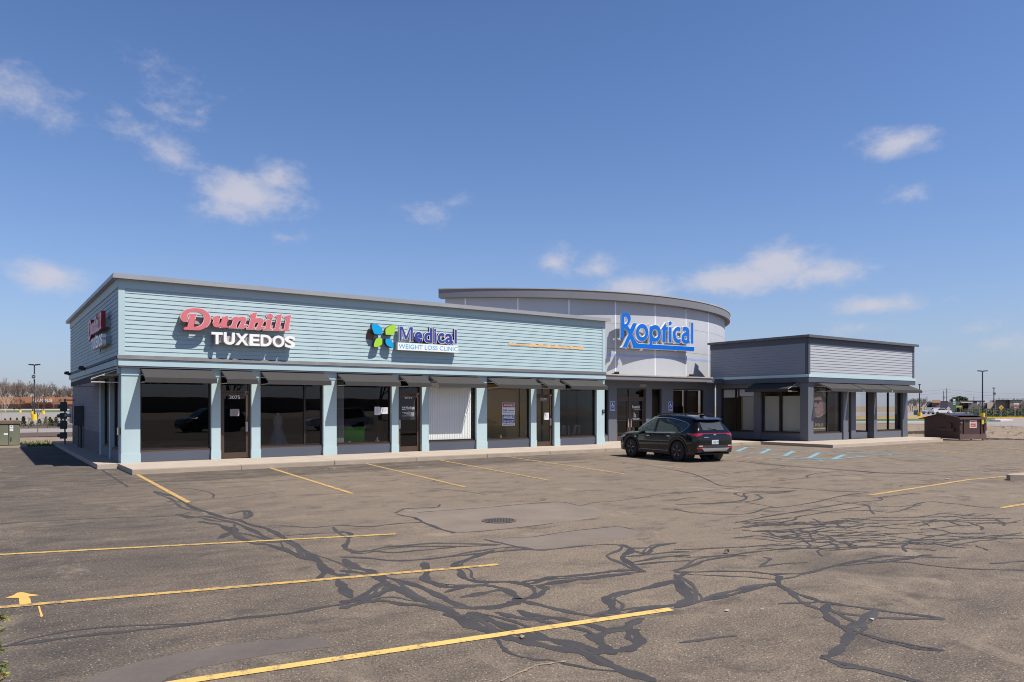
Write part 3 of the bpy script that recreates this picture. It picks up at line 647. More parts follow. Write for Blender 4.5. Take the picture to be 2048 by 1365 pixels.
# ---------------- awnings
def awning(s0, s1, wall, face='S', proj=.80, zt=3.205, zf=2.875, zb=2.715, zrod=None):
    def P(s, d, z): return (s, wall-d, z) if face == 'S' else (wall-d, s, z)
    mb = MB(); prof = [(0,zt),(proj,zf),(proj+.004,zb),(proj-.006,zb),(proj-.012,zf-.012),(0,zt-.014)]
    L = (s1-s0)
    mb.extr([P(s0, d, z) for d, z in prof], Vector(P(s1,0,0))-Vector(P(s0,0,0)))
    o = part('awning', mb, FAB)
    for k in ([.5] if L < 3 else [.25,.5,.75]):
        mb = MB(); s = s0+L*k; mb.extr([P(s-.012, d, z) for d, z in [(.0,zt+.004),(proj+.001,zf+.003),(proj+.008,zb),(proj+.004,zb),(proj,zf),(0,zt)]], Vector(P(.024,0,0))-Vector(P(0,0,0)))
        part('seam', mb, FAB, o)
    mb = MB(); r = .014
    for s in (s0+.02, s1-.02):
        mb.tube(P(s,0,zb+.02), P(s,proj-.02,zb+.02), r); mb.tube(P(s,0,zt-.04), P(s,proj-.03,zf-.03), r); mb.tube(P(s,0,2.98), P(s,proj*.62,zf+.08), r*.8)
    mb.tube(P(s0,proj-.025,zb+.02), P(s1,proj-.025,zb+.02), r); mb.tube(P(s0,proj-.03,zf-.03), P(s1,proj-.03,zf-.03), r)
    part('awning_frame', mb, ALU, o); return o
ops = [(a[1], b[0]) for a, b in zip(CO, CO[1:])]
for a, b in ops: awning(a+.01, b-.01, 26.50)
awning(26.95, 33.4, 3.59, 'W')
# ---------------- teal wing, west side
for a, b in ((26.87,26.99),(28.95,29.2),(31.5,31.8)): pbox('column', 3.585, 3.85, a, b, .15, 3.0, TEALT, label='narrow teal post beside the west windows')
pbox('lintel', 3.60, 3.85, 26.99, 31.5, 2.985, 3.05, TEALT)
for a, b in ((26.99,28.95),(29.2,31.5)):
    window(a, b, .535, 2.98, 3.76, ((a+b)/2,), GLD, axis='y'); pbox('kick_panel', 3.63, 3.84, a, b, .15, .488, SLATE)
def block_mat():
    m, nt, b, out = nodes_of('painted concrete block'); co = ObjCo(nt); sp = N(nt, 'ShaderNodeSeparateXYZ'); nt.links.new(co, sp.inputs[0])
    cb = N(nt, 'ShaderNodeCombineXYZ'); nt.links.new(sp.outputs[1], cb.inputs[0]); nt.links.new(sp.outputs[2], cb.inputs[1])
    br = N(nt, 'ShaderNodeTexBrick'); nt.links.new(cb.outputs[0], br.inputs['Vector']); br.inputs['Scale'].default_value = 1
    br.inputs['Brick Width'].default_value = .4; br.inputs['Row Height'].default_value = .2; br.inputs['Mortar Size'].default_value = .008; br.inputs['Mortar Smooth'].default_value = .3
    br.inputs['Color1'].default_value = (.225,.215,.235,1); br.inputs['Color2'].default_value = (.20,.192,.212,1); br.inputs['Mortar'].default_value = (.28,.27,.28,1)
    edge = Mt(nt, 'ADD', sp.outputs[2], Mt(nt, 'MULTIPLY', Mt(nt, 'SUBTRACT', Noise(nt, 1.2, 4, .6, co), .5), .3))
    k = Ramp(nt, edge, [(.95, 0.0), (1.1, 1.0)])
    c = Mix(nt, k, Mix(nt, .62, br.outputs[0], (.085,.072,.07)), br.outputs[0]); c = Mix(nt, .25, c, Noise(nt, 3, 5, .6, co, 'Color'), 'OVERLAY')
    nt.links.new(c, b.inputs['Base Color']); b.inputs['Roughness'].default_value = .8
    bp = N(nt, 'ShaderNodeBump'); bp.inputs['Strength'].default_value = .5; bp.inputs['Distance'].default_value = .01; bp.invert = True
    nt.links.new(br.outputs['Fac'], bp.inputs['Height']); nt.links.new(bp.outputs[0], b.inputs['Normal']); return m
pbox('block_wall', 3.60, 3.80, 31.8, 42.3, .1, 3.0, block_mat())
mb = MB(); mb.box(3.545, 3.62, 33.0, 42.3, 2.98, 3.253); part('lintel', mb, mat('dark maroon board', (.07,.05,.055), .6, .1, 1))
# interior of the teal wing
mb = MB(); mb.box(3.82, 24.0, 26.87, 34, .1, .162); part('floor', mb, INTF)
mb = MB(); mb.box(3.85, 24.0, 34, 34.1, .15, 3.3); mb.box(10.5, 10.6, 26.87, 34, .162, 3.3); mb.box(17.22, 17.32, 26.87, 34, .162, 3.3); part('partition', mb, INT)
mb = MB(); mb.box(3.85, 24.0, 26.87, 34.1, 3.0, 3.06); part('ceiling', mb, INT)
# ---------------- entrance and canopy
YE = 28.3
mb = MB()
for a, b in ((26.2,26.776),(28.92,29.36),(30.112,31.011),(33.6,34.5)):
    mb = MB(); mb.box(a, b, YE, YE+.3, .15, 2.9); mb.box(a-.01, b+.01, YE-.012, YE+.3, .15, .55); part('column', mb, SLATE, label='slate grey entrance column')
mb = MB(); mb.box(24.23, 34.5, YE, YE+.3, 2.9, 3.3); part('entrance_wall', mb, SLATE)
GLB = glass('brown tinted glass', (.42,.38,.34))
window(24.3, 26.2, .5, 2.9, YE+.14, (), GLD); window(29.36, 30.112, .5, 2.9, YE+.14, (), GLB); window(31.011, 33.6, .5, 2.9, YE+.14, (32.26,), GLB)
pboxes('kick_panel', [(a, b, YE+.02, YE+.28, .15, .45) for a, b in ((24.3,26.2),(29.36,30.112),(31.011,33.6))], SLATE)
dd_ = None
fr = MB(); y = YE+.14
for a, b in ((26.79,26.85),(27.73,27.80),(28.84,28.90)): fr.box(a, b, y-.05, y+.06, .15, 2.9)
fr.box(26.85, 27.73, y-.05, y+.06, 2.36, 2.44); fr.box(27.80, 28.84, y-.05, y+.06, 2.36, 2.44); fr.box(26.85, 27.73, y-.05, y+.06, 2.85, 2.9); fr.box(27.80, 28.84, y-.05, y+.06, 2.85, 2.9)
DD = part('double_door', fr, BRWN)
for a, b in ((26.86,27.72),(27.81,28.83)):
    lf = MB(); lf.box(a, a+.08, y-.03, y+.02, .17, 2.355); lf.box(b-.08, b, y-.03, y+.02, .17, 2.355); lf.box(a+.08, b-.08, y-.03, y+.02, 2.23, 2.355); lf.box(a+.08, b-.08, y-.03, y+.02, .17, .40); lf.box(a+.08, b-.08, y-.028, y+.018, 1.18, 1.25)
    part('door_leaf', lf, BRWN, DD)
p = MB()
for a, b in ((26.94,27.64),(27.89,28.75)):
    for z0, z1 in ((.40,1.18),(1.25,2.23)): p.poly([(a,y,z0),(b,y,z0),(b,y,z1),(a,y,z1)])
for a, b in ((26.85,27.73),(27.80,28.84)): p.poly([(a,y,2.44),(b,y,2.44),(b,y,2.85),(a,y,2.85)])
part('pane', p, GLB, DD)
h = MB()
for hx in (27.66, 27.86): h.tube((hx,y-.08,.85), (hx,y-.08,1.3), .016, n=8); h.tube((hx,y-.08,.9), (hx,y-.03,.9), .01); h.tube((hx,y-.08,1.25), (hx,y-.03,1.25), .01)
part('handle', h, ALU, DD)
t = MB(); yy = y-.032; t.geo(text('Rxoptical', .015), (28.0,yy,1.80), X_, Z_, SOUTH, w=.55, h=.2); t.box(28.12, 28.62, yy-.001, yy, 1.76, 1.775); t.geo(text('Rx', .02), (28.1,yy,1.36), X_, Z_, SOUTH, w=.17, h=.26)
for i, (a, b, q) in enumerate(((28.0,28.55,1.29),(28.05,28.5,1.24))): t.poly([(a,yy,q),(b,yy,q),(b,yy,q+.02),(a,yy,q+.02)])
part('lettering', t, WHITE, DD)
t = MB(); t.geo(text('3083', .0, .01), (28.40,YE-.012,2.985), X_, Z_, SOUTH, w=.52, h=.15); part('house_number', t, mat('tan metal numerals', (.40,.36,.31), .5, .1, 5))
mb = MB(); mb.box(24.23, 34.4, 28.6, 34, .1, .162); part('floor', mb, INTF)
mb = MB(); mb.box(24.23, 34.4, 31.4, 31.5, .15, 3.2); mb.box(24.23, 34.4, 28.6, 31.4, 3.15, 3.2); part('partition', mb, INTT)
mb = MB(); mb.box(24.25, 32.95, 27.22, 28.6, 3.285, 3.49); CAN = part('canopy', mb, FASC)
mb = MB(); mb.box(24.25, 32.99, 27.18, 27.42, 3.492, 3.555); mb.box(24.25, 32.95, 27.42, 29.2, 3.492, 3.54); part('canopy_flashing', mb, TANC, CAN)
mb = MB(); mb.box(32.96, 34.5, 27.6, 28.6, 3.25, 3.5); part('canopy_return', mb, SLATE2, CAN)
for px in (1232, 1381):
    x = FYp(px, 27.6)[0]; mb = MB(); mb.box(x-.16, x+.16, 27.52, 27.72, 3.556, 3.62); mb.box(x-.12, x+.12, 27.49, 27.6, 3.62, 3.70)
    part('floodlight', mb, BRNZ, CAN)
# ---------------- the drum
DC = Vector((30.75, 44.43)); DR = 15.49
def ang(px, R):                            # survey: where a sight line meets the drum
    d = Vector(ray(px)); L = d.length; d /= L; b = -d.dot(DC); c = DC.length_squared-R*R; q = b*b-c
    t = -b-math.sqrt(max(q, 0)); p = d*t-DC; return math.atan2(p.y, p.x)
a0, a1 = ang(890.5, DR), math.radians(-25)
def arc(R, a, b, n): return [(DC.x+R*math.cos(a+(b-a)*i/n), DC.y+R*math.sin(a+(b-a)*i/n)) for i in range(n+1)]
def ringwall(mb, R0, R1, a, b, z0, z1, n=72):
    P = arc(R1, a, b, n); Q = arc(R0, a, b, n); vs = []
    for (x, y), (u, v) in zip(P, Q): vs += [(x,y,z0),(x,y,z1),(u,v,z1),(u,v,z0)]
    fs = []
    for i in range(n):
        k = 4*i
        for j in range(4): fs.append((k+j, k+4+j, k+4+(j+1) % 4, k+(j+1) % 4))
    fs += [(0,1,2,3), (4*n+3,4*n+2,4*n+1,4*n)]
    return mb.add(vs, fs)
part('drum_wall', ringwall(MB(), DR-.3, DR, a0, a1, 3.3, 7.56), DRUM, smooth=True)
e = arc(DR-.02, a0, a0, 1)[0]; e2 = arc(DR-.02, a1, a1, 1)[0]; mb = MB(); mb.quad((e[0],e[1],5),(e2[0],e2[1],5),(e2[0],e2[1],7.55),(e[0],e[1],7.55)); part('drum_end_wall', mb, SLATE)
mb = MB()
for px in (930.6,1035.6,1137.8,1231,1310,1371.9,1417):
    a = ang(px, DR); part('panel_joint', ringwall(MB(), DR-.01, DR+.006, a-.0024, a+.0024, 3.3, 7.55, 1), JNT)
mb = MB()
for z in (6.38, 5.03): part('panel_joint', ringwall(MB(), DR-.01, DR+.003, a0+.01, a1, z, z+.014), JND)
part('wall_stripe', ringwall(MB(), DR-.01, DR+.004, ang(1190, DR), a1, 4.62, 4.74), LBLU)
ar = ang(877, DR+.34)
part('drum_fascia', ringwall(MB(), DR-.2, DR+.34, ar, a1, 7.561, 7.985, 96), FASC, smooth=True)
part('drum_roof_edge', ringwall(MB(), DR-.2, DR+.37, ar-.001, a1, 7.986, 8.035, 96), TANC, smooth=True)
mb = MB(); P = arc(DR+.3, ar+.002, a1, 48); mb.extr([(x, y, 7.80) for x, y in P], (0,0,.13)); part('drum_roof', mb, ROOFM)
# ---------------- grey wing
mb = MB(); mb.box(34.50, 45.25, 22.34, 22.55, 3.2, 5.5); mb.box(34.50, 34.72, 22.55, 28.62, 3.2, 5.5); mb.box(45.05, 45.25, 22.55, 28.62, 3.2, 5.5); mb.box(44.4, 44.62, 26.2, 28.6, .1, 3.2)
part('wall', mb, SLATE)
pbox('roof', 34.72, 45.05, 22.55, 28.48, 5.0, 5.12, ROOFM)
pbox('wall', 34.72, 45.05, 28.5, 28.62, 3.2, 5.5, SLATE)
part('siding', siding(MB(), 'S', 34.64, 45.11, 22.34, 3.602, 5.2, 11), GSID, label='light grey clapboards facing the car park')
part('siding', siding(MB(), 'W', 22.36, 28.6, 34.50, 3.602, 5.2, 11), mat('shaded grey clapboard', (.225,.255,.305), .62, .05, .8, stretch=(1,1,6), fine=.05), label='grey clapboards on the west return')  # west shade put into the colour: darker, bluer copy of the light clapboard
mb = MB(); mb.box(34.475, 45.275, 22.29, 22.339, 5.2, 5.499); mb.box(34.475, 34.638, 22.295, 22.339, 3.6, 5.199); mb.box(45.112, 45.275, 22.295, 22.339, 3.6, 5.199)
mb.box(34.46, 34.499, 22.341, 28.61, 5.2, 5.498); mb.box(34.465, 34.499, 22.341, 22.48, 3.6, 5.199); mb.box(34.42, 45.3, 22.25, 22.339, 3.196, 3.457); mb.box(34.42, 34.499, 22.341, 28.28, 3.196, 3.457)
part('trim_board', mb, SLATE2)
mb = MB(); mb.box(34.43, 45.3, 22.235, 22.335, 3.458, 3.601); mb.box(34.40, 34.498, 22.341, 28.61, 3.458, 3.601); part('light_band', mb, mat('pale aqua trim', (.42,.58,.60), .6, .05, 1))
mb = MB(); mb.box(34.28, 45.47, 22.13, 22.6, 5.5, 5.62); mb.box(34.28, 34.75, 22.605, 28.66, 5.5, 5.62); mb.box(34.27, 45.48, 22.118, 22.14, 5.48, 5.55); part('parapet_cap', mb, CAPD)
for a, b in ((34.6,35.066),(37.85,38.32),(40.94,41.25),(44.1,44.66)):
    mb = MB(); mb.box(a, b, 22.39, 22.86, .15, 3.2); mb.box(a-.012, b+.012, 22.375, 22.87, .15, .56); part('column', mb, SLATE, label='slate grey column of the grey wing')
for a, b in ((25.27,25.71),(28.0,28.29)):
    mb = MB(); mb.box(34.6, 35.0, a, b, .15, 3.2); mb.box(34.585, 35.0, a-.012, b+.012, .15, .56); part('column', mb, SLATE, label='slate grey column of the grey wing')
mb = MB()
mb.box(34.62, 44.64, 22.42, 22.8, 2.96, 3.2); mb.box(34.62, 34.98, 22.86, 28.29, 2.96, 3.2); part('lintel', mb, SLATE)
window(35.066, 37.85, .56, 2.96, 22.56, (36.56,), GLC, sill=True); window(41.25, 44.1, .56, 2.96, 22.56, (42.77,), GLC)
window(22.87, 25.27, .56, 2.96, 34.76, (24.16,), GLC, axis='y'); window(25.71, 28.0, .56, 2.96, 34.76, (27.02,), GLC, axis='y')
window(22.9, 26.2, .4, 3.0, 44.5, (24.5,), GLC, axis='y', sill=False)
pboxes('kick_panel', [(35.066, 37.85, 22.45, 22.8, .15, .515), (41.25, 44.1, 22.45, 22.8, .15, .515), (34.66, 34.95, 22.87, 25.27, .15, .515), (34.66, 34.95, 25.71, 28.0, .15, .515), (44.42, 44.6, 22.86, 26.2, .1, .4)], SLATE)
mb = MB(); mb.box(39.15, 39.62, 22.7, 22.85, .15, 2.95); mb.box(39.62, 40.94, 22.7, 22.85, .15, .50); part('recess_wall', mb, SLATE)
window(39.62, 40.94, .52, 2.95, 22.78, (), GLC, sill=False)
mb = MB(); mb.box(38.33, 38.40, 22.85, 23.0, .15, 2.95); mb.box(39.05, 39.14, 22.85, 23.0, .15, 2.95); mb.box(38.4, 39.05, 22.85, 23.0, 2.3, 2.95); mb.box(38.4, 39.05, 22.9, 22.95, .15, .4); wd = part('door', mb, BRNZ)
part('pane', MB().quad((38.4,22.93,.4),(39.05,22.93,.4),(39.05,22.93,2.3),(38.4,22.93,2.3)), GLD, wd)
awning(35.35, 38.38, 22.39, proj=.82); awning(38.5, 41.3, 22.39, proj=.82); awning(41.42, 44.72, 22.39, proj=.82); awning(22.98, 25.65, 34.58, 'W', proj=.85)
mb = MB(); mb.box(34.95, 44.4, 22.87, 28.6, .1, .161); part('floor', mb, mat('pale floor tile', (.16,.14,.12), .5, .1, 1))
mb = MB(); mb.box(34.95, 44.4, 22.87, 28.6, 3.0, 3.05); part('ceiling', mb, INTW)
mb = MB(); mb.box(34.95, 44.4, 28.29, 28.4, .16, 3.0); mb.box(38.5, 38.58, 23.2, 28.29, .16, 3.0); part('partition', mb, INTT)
# ================================================================ SIGNS
PINK = mat('faded red acrylic', (.62,.165,.185), .35, .08, 3, fine=.03)
REDR = mat('red metal return', (.30,.008,.02), .4, .1, 3)
TRIM = mat('pale letter trim', (.72,.62,.60), .4, .05, 4)
WACR = mat('white acrylic', (.82,.81,.80), .35, .04, 3, fine=.02)
TANR = mat('dirty cream return', (.52,.44,.40), .6, .2, 5)
RACE = mat('raceway painted teal', (.25,.34,.37), .6, .1, 2)
RACT = mat('raceway tan grey', (.40,.355,.335), .6, .15, 2)
NAVY = mat('deep blue acrylic', (.035,.05,.27), .35, .06, 3, fine=.02)
CYAN = mat('bright cyan acrylic', (.0,.33,.66), .35, .06, 3, fine=.02)
LIME = mat('lime green acrylic', (.36,.62,.03), .35, .06, 3, fine=.02)
CYTX = mat('cyan lettering', (.06,.42,.68), .4, .04, 3, fine=.02)
BLKR = mat('black return', (.03,.03,.035), .5, .1, 3)
RXB = mat('royal blue acrylic', (.0,.125,.56), .35, .05, 3, fine=.02)
GRYR = mat('light grey return', (.50,.49,.48), .45, .1, 3)
STEEL = mat('galvanised pipe', (.42,.41,.40), .35, .15, 4, metal=.6)
def plate_pts(pts, scale, ox, oy, y): return [(lambda p: (p[0], p[2]))(FYp(ox+a/scale, y, oy+b/scale)) for a, b in pts]
def letter(par, name, rings, y, depth, face, body, map3, inset=.022, off=0.0, trim=None):
    """one channel letter: body with its returns and a face plate inside the trim; rings in metres (s, z)"""
    rings = orient(rings)
    mb = MB(); g = shape(rings, off, depth/2); s0 = g
    vs, fs, bb = g
    mb.add([map3(v[0], depth/2-v[2], v[1]) for v in vs], fs); o = mb.build(name, body, par)
    if trim is not None:
        g2 = shape(rings, off+.004, .002); mb = MB(); mb.add([map3(v[0], -.003-v[2], v[1]) for v in g2[0]], g2[1]); mb.build('letter_trim', trim, o)
    g2 = shape(rings, off-inset, .002); mb = MB(); mb.add([map3(v[0], -.008-v[2], v[1]) for v in g2[0]], g2[1]); mb.build('letter_face', face, o)
    return o
DUN = {
 'D': [[(165,300),(120,288),(95,245),(95,205),(115,165),(160,125),(230,103),(330,95),(420,108),(500,150),(545,205),(560,265),(540,330),(490,390),(420,430),(350,440),(145,430),(135,410),(160,395),(195,390),(235,215),(218,195),(222,185),(345,185),(335,210),(322,225),(290,385),(330,388),(390,375),(440,330),(462,270),(455,210),(425,170),(370,148),(300,145),(240,155),(200,180),(182,208),(205,240),(200,285)]],
 'u': [[(590,262),(600,240),(645,218),(705,212),(685,325),(695,340),(720,320),(748,240),(742,230),(775,228),(838,215),(812,370),(832,380),(835,397),(738,398),(728,375),(695,392),(640,390),(605,370),(598,335),(618,270)]],
 'n': [[(880,270),(935,235),(990,225),(985,250),(1035,228),(1090,235),(1120,260),(1118,290),(1075,370),(1130,350),(1140,362),(1070,410),(1015,412),(1005,395),(1045,310),(1040,280),(1015,280),(980,320),(960,385),(970,405),(855,400),(858,380),(890,370),(925,275)]],
 'h': [[(1170,205),(1225,175),(1290,162),(1265,260),(1310,250),(1370,260),(1395,290),(1385,330),(1350,390),(1400,380),(1400,395),(1330,430),(1285,430),(1280,415),(1315,345),(1310,310),(1275,315),(1250,345),(1240,395),(1265,405),(1260,425),(1130,420),(1132,400),(1160,390),(1205,225)]],
 'i': [[(1420,300),(1445,285),(1525,265),(1495,410),(1525,420),(1520,440),(1390,435),(1392,415),(1425,405),(1450,315)]],
 'dot': [ell(1495,222,48,38)],
 'l': [[(1575,225),(1610,205),(1680,192),(1640,425),(1665,430),(1670,445),(1540,442),(1542,425),(1575,420),(1615,240)]],
 'L': [[(1720,240),(1755,215),(1825,205),(1785,430),(1815,435),(1815,448),(1690,445),(1690,430),(1720,425),(1755,250)]]}
TUX = [('T',575,752),('U',770,945),('X',955,1160),('E',1175,1335),('D',1350,1525),('O',1540,1725),('S',1730,1895)]
YS = 26.12
zt0, zt1 = FYp(350+665/7.877, YS, 605+470/7.877)[2], FYp(350+665/7.877, YS, 605+660/7.877)[2]
def tux_sign(label, map3, redface, rac, loc, o_s0, retm):
    S = thing('shop_sign', loc, label, 'sign', 'raised letter signs on the teal wing')
    for k, rg in DUN.items():
        R = [smooth_ring(plate_pts(r, 7.877, 350, 605, YS), 3) if k != 'dot' else plate_pts(r, 7.877, 350, 605, YS) for r in rg]
        letter(S, 'letter', [[(x-o_s0, z) for x, z in r] for r in R], YS, .13, PINK, retm, map3, .012, .016, TRIM)
    for ch, a, b in TUX:
        xa, xb = FYp(350+a/7.877, YS)[0]-o_s0, FYp(350+b/7.877, YS)[0]-o_s0
        g = text(ch, .035, .5, res=4); vs, fs, bb = g; e = .03*(zt0-zt1) if ch in 'OSU' else 0
        mb = MB(); mb.add([map3(xa+(v[0]-bb[0])/(bb[2]-bb[0])*(xb-xa), .065-v[2]*.13, zt1-e*(ch != 'U')+0+(v[1]-bb[1])/(bb[3]-bb[1])*(zt0-zt1+e)) for v in vs], fs)
        mb.build('letter', [WACR], S)
    def bx(s0, s1, d0, d1, z0, z1):
        P = [map3(s, d, z) for s, d, z in [(s0,d0,z0),(s1,d0,z0),(s1,d1,z0),(s0,d1,z0),(s0,d0,z1),(s1,d0,z1),(s1,d1,z1),(s0,d1,z1)]]
        return MB().add(P, [(0,3,2,1),(4,5,6,7),(0,1,5,4),(1,2,6,5),(2,3,7,6),(3,0,4,7)])
    p = FYp(350+75/7.877, YS+.13, 605+215/7.877); q = FYp(350+75/7.877, YS+.13, 605+330/7.877); s1 = FYp(581, YS+.13)[0]-o_s0
    bx(p[0]-o_s0, s1-.12, .135, .30, q[2], p[2]).build('raceway', rac, S)
    p = FYp(350+610/7.877, YS+.13, 605+515/7.877); q = FYp(350+610/7.877, YS+.13, 605+630/7.877); s1 = FYp(588, YS+.13)[0]-o_s0
    bx(p[0]-o_s0+.02, s1-.05, .135, .30, q[2], p[2]).build('raceway', rac, S)
    for zz, s in ((q[2]-.18, p[0]-o_s0-.04),): bx(s, s+.03, .26, .30, zz, p[2]+.1).build('conduit', RACE, S)
    return S
sx0 = FYp(361, YS)[0]
tux_sign('raised red Dunhill script over white TUXEDOS letters on the front clapboards', lambda s, d, z: (sx0+s, YS+d, z), PINK, RACT, (sx0, YS, 4.0), sx0, REDR)
tux_sign('raised red Dunhill over white TUXEDOS letters on the shaded west side wall', lambda s, d, z: (3.23+d, 31.95-s*1.03, z-.06), PINK, RACE, (3.23, 31.95, 4.0), sx0, REDR)
# ---- clinic sign
YM = 26.20
def px2(a, b, s, ox, oy, y): p = FYp(ox+a/s, y, oy+b/s); return (p[0], p[2])
a = px2(640,400,10.24,730,635,YM)
MS = thing('shop_sign', (a[0], YM, a[1]), 'blue raised Medical letters with blue and lime butterfly over WEIGHT LOSS CLINIC panel', 'sign', 'raised letter signs on the teal wing')
mf = lambda s, d, z: (s, YM+d, z)
for pts, m in (([(135,150),(170,125),(220,130),(290,170),(340,215),(355,245),(348,352),(205,348),(165,290),(140,220)], CYAN), ([(415,255),(460,205),(530,165),(590,155),(630,165),(632,205),(610,290),(580,340),(550,365),(420,358)], LIME),
               ([(245,428),(350,430),(352,545),(300,590),(240,612),(195,610),(178,590),(185,530),(210,465)], LIME), ([(420,440),(515,440),(555,490),(580,550),(585,610),(575,630),(540,625),(470,590),(430,550),(415,500)], CYAN)):
    R = [px2(p, q, 10.24, 730, 635, YM) for p, q in pts]
    letter(MS, 'butterfly_wing', [smooth_ring(R, 3)], YM, .14, m, BLKR, mf, inset=.006)
for ch, x0, y0, x1, y1 in [('M',700,188,985,495),('e',1015,295,1180,510),('d',1210,218,1385,522),('i',1415,228,1460,522),('c',1490,320,1630,535),('a',1640,335,1805,545),('l',1838,250,1880,540)]:
    xm = (x0+x1)/2; A = px2(x0,0,10.24,730,635,YM)[0]; B = px2(x1,0,10.24,730,635,YM)[0]; zt = px2(xm,y0,10.24,730,635,YM)[1]; zb = px2(xm,y1,10.24,730,635,YM)[1]
    if ch == 'M':
        R = [[(0,0),(0,1),(.26,1),(.5,.42),(.74,1),(1,1),(1,0),(.8,0),(.8,.72),(.58,.13),(.42,.13),(.2,.72),(.2,0)]]
        R = [[(A+u*(B-A), zb+v*(zt-zb)) for u, v in r] for r in R]
        letter(MS, 'letter', R, YM, .13, NAVY, [WACR, BLKR][0], mf, inset=.016)
        continue
    for off, dep, m, nm, z0 in ((.055, .13, BLKR, 'letter', .004), (.055, .004, WACR, 'letter_trim', 0), (.027, .004, NAVY, 'letter_face', -.006)):
        g = text(ch, off, .5, res=4); vs, fs, bb = g; g0 = text(ch, .03, .5, res=4)[2]
        sx = (B-A)/(g0[2]-g0[0]); sz = (zt-zb)/(g0[3]-g0[1])
        mb = MB(); mb.add([mf(A+(v[0]-g0[0])*sx, z0+dep/2-v[2]*dep, zb+(v[1]-g0[1])*sz) for v in vs], fs)
        if nm == 'letter': lo = mb.build(nm, m, MS)
        else: mb.build(nm, m, lo)
p0 = px2(665,515,10.24,730,635,YM); p1 = px2(1905,0,10.24,730,635,YM); q = px2(665,668,10.24,730,635,YM)
pn = MB().box(p0[0], p1[0], YM-.02, YM+.16, q[1], p0[1]).build('sign_panel', WACR, MS)
mb = MB(); mb.geo(text('WEIGHT LOSS CLINIC', .008), (px2(685,0,10.24,730,635,YM)[0], YM-.023, q[1]+(p0[1]-q[1])*.2), X_, Z_, SOUTH, w=px2(1893,0,10.24,730,635,YM)[0]-px2(685,0,10.24,730,635,YM)[0], h=(p0[1]-q[1])*.62); mb.build('lettering', CYTX, pn)
mb = MB(); c0 = px2(190,280,10.24,730,635,26.4); mb.box(c0[0]-.75, c0[0]+.05, 26.405, 26.423, c0[1]-.75, c0[1]-.02)
# bare patch left by an old sign, brown, shaped like the wing
R = [px2(a_, b_, 10.24, 730, 635, 26.42) for a_, b_ in [(35,300),(60,268),(130,262),(175,330),(180,400),(165,470),(20,440)]]
mb = MB(); mb.extr([(x, 26.424, z) for x, z in R], (0, -.004, 0)); part('old_paint_patch', mb, mat('brown glue patch', (.20,.115,.06), .7, .2, 4), BL)
OLD = mat('tan glue residue', (.70,.47,.24), .8, .25, 3, fine=.2)
mb = MB(); r9 = random.Random(9); xa, xb = FYp(1017, 26.42)[0], FYp(1167, 26.42)[0]; z0 = FYp(1090, 26.42, 693)[2]; n = 40; top = []; bot = []
for i in range(n+1):
    x = xa+(xb-xa)*i/n; t = i/n; h = .055+.03*t+r9.uniform(-.012, .02); top.append((x, 26.424, z0+h*.5+.012+(.06 if r9.random() < .06 else 0))); bot.append((x, 26.424, z0-h*.5-.03*(t > .2)*r9.random()))
mb.extr(top[::-1]+bot, (0,-.004,0)); part('glue_residue', mb, OLD, BL)
# ---- the round building's sign
YR = 28.70; RX = lambda pts: [px2(p, q, 10.24, 1215, 610, YR) for p, q in pts]
c = px2(300,690,10.24,1215,610,YR)
RS = thing('shop_sign', (c[0], YR, c[1]), 'large bright blue Rxoptical letters with a long underline on the curved drum', 'sign')
GL_ = {
 'R': [[(285,160),(380,158),(440,185),(472,245),(472,320),(445,385),(412,432),(465,500),(430,575),(340,470),(330,690),(250,692),(268,660)],[(340,245),(345,400),(380,390),(412,340),(412,290),(390,250),(360,240)]],
 'x': [[(520,380),(598,382),(508,600),(560,720),(600,780),(640,800),(1775,865),(1770,945),(520,880),(520,850),(468,690),(400,850),(415,875),(298,862),(320,840),(430,600),(420,560),(465,495)]],
 'o': [ell(708,568,125,174,28), ell(708,568,70,98,24)],
 'p': [[(862,480),(900,440),(965,418),(1030,432),(1075,490),(1092,580),(1075,680),(1030,735),(970,755),(912,745),(912,808),(862,806)], ell(978,588,62,92,20)],
 't': [[(1190,375),(1195,455),(1235,460),(1230,520),(1190,525),(1188,765),(1125,762),(1130,515),(1105,495)]],
 'i': [[(1258,460),(1308,462),(1308,770),(1255,768)]], 'dot': [ell(1283,378,29,38)],
 'c': [[(1490,470),(1440,455),(1390,480),(1345,550),(1340,640),(1365,720),(1410,770),(1460,785),(1495,770),(1495,700),(1450,710),(1410,680),(1392,620),(1400,560),(1430,525),(1490,535)]],
 'a': [[(1545,460),(1600,450),(1650,480),(1672,540),(1672,740),(1690,752),(1640,790),(1580,790),(1535,750),(1520,690),(1530,620),(1565,575),(1615,560),(1610,535),(1580,520),(1545,545)], ell(1602,675,32,45,14)],
 'l': [[(1712,365),(1755,365),(1755,790),(1705,790),(1712,770)]]}
for i, (k, rg) in enumerate(GL_.items()):
    R = [RX(r) for r in rg]; sm = k in 'cap'
    R = [smooth_ring(r, 3) if (sm and len(r) > 9) or (k == 'R') else r for r in R]
    dy = -.006 if k == 'x' else 0
    fy = lambda s, d, z, dy=dy: (s, YR+d+dy, z)
    letter(RS, 'letter', R, YR, .13, RXB, [WACR], fy, inset=.022, off=.03)
mb = MB(); za = px2(700,590,10.24,1215,610,YR)[1]; xa, xb = px2(300,0,10.24,1215,610,YR)[0], px2(1740,0,10.24,1215,610,YR)[0]
mb.tube((xa+.1,YR+.27,za-.05), (xb,YR+.27,za-.05), .13, n=12); mb.build('support_pipe', STEEL, RS, smooth=True)
for x in (xa+.5, (xa+xb)/2, xb-.4): MB().box(x-.05, x+.05, YR+.14, YR+.75, za-.4, za+.3).build('bracket', GRYR, RS)
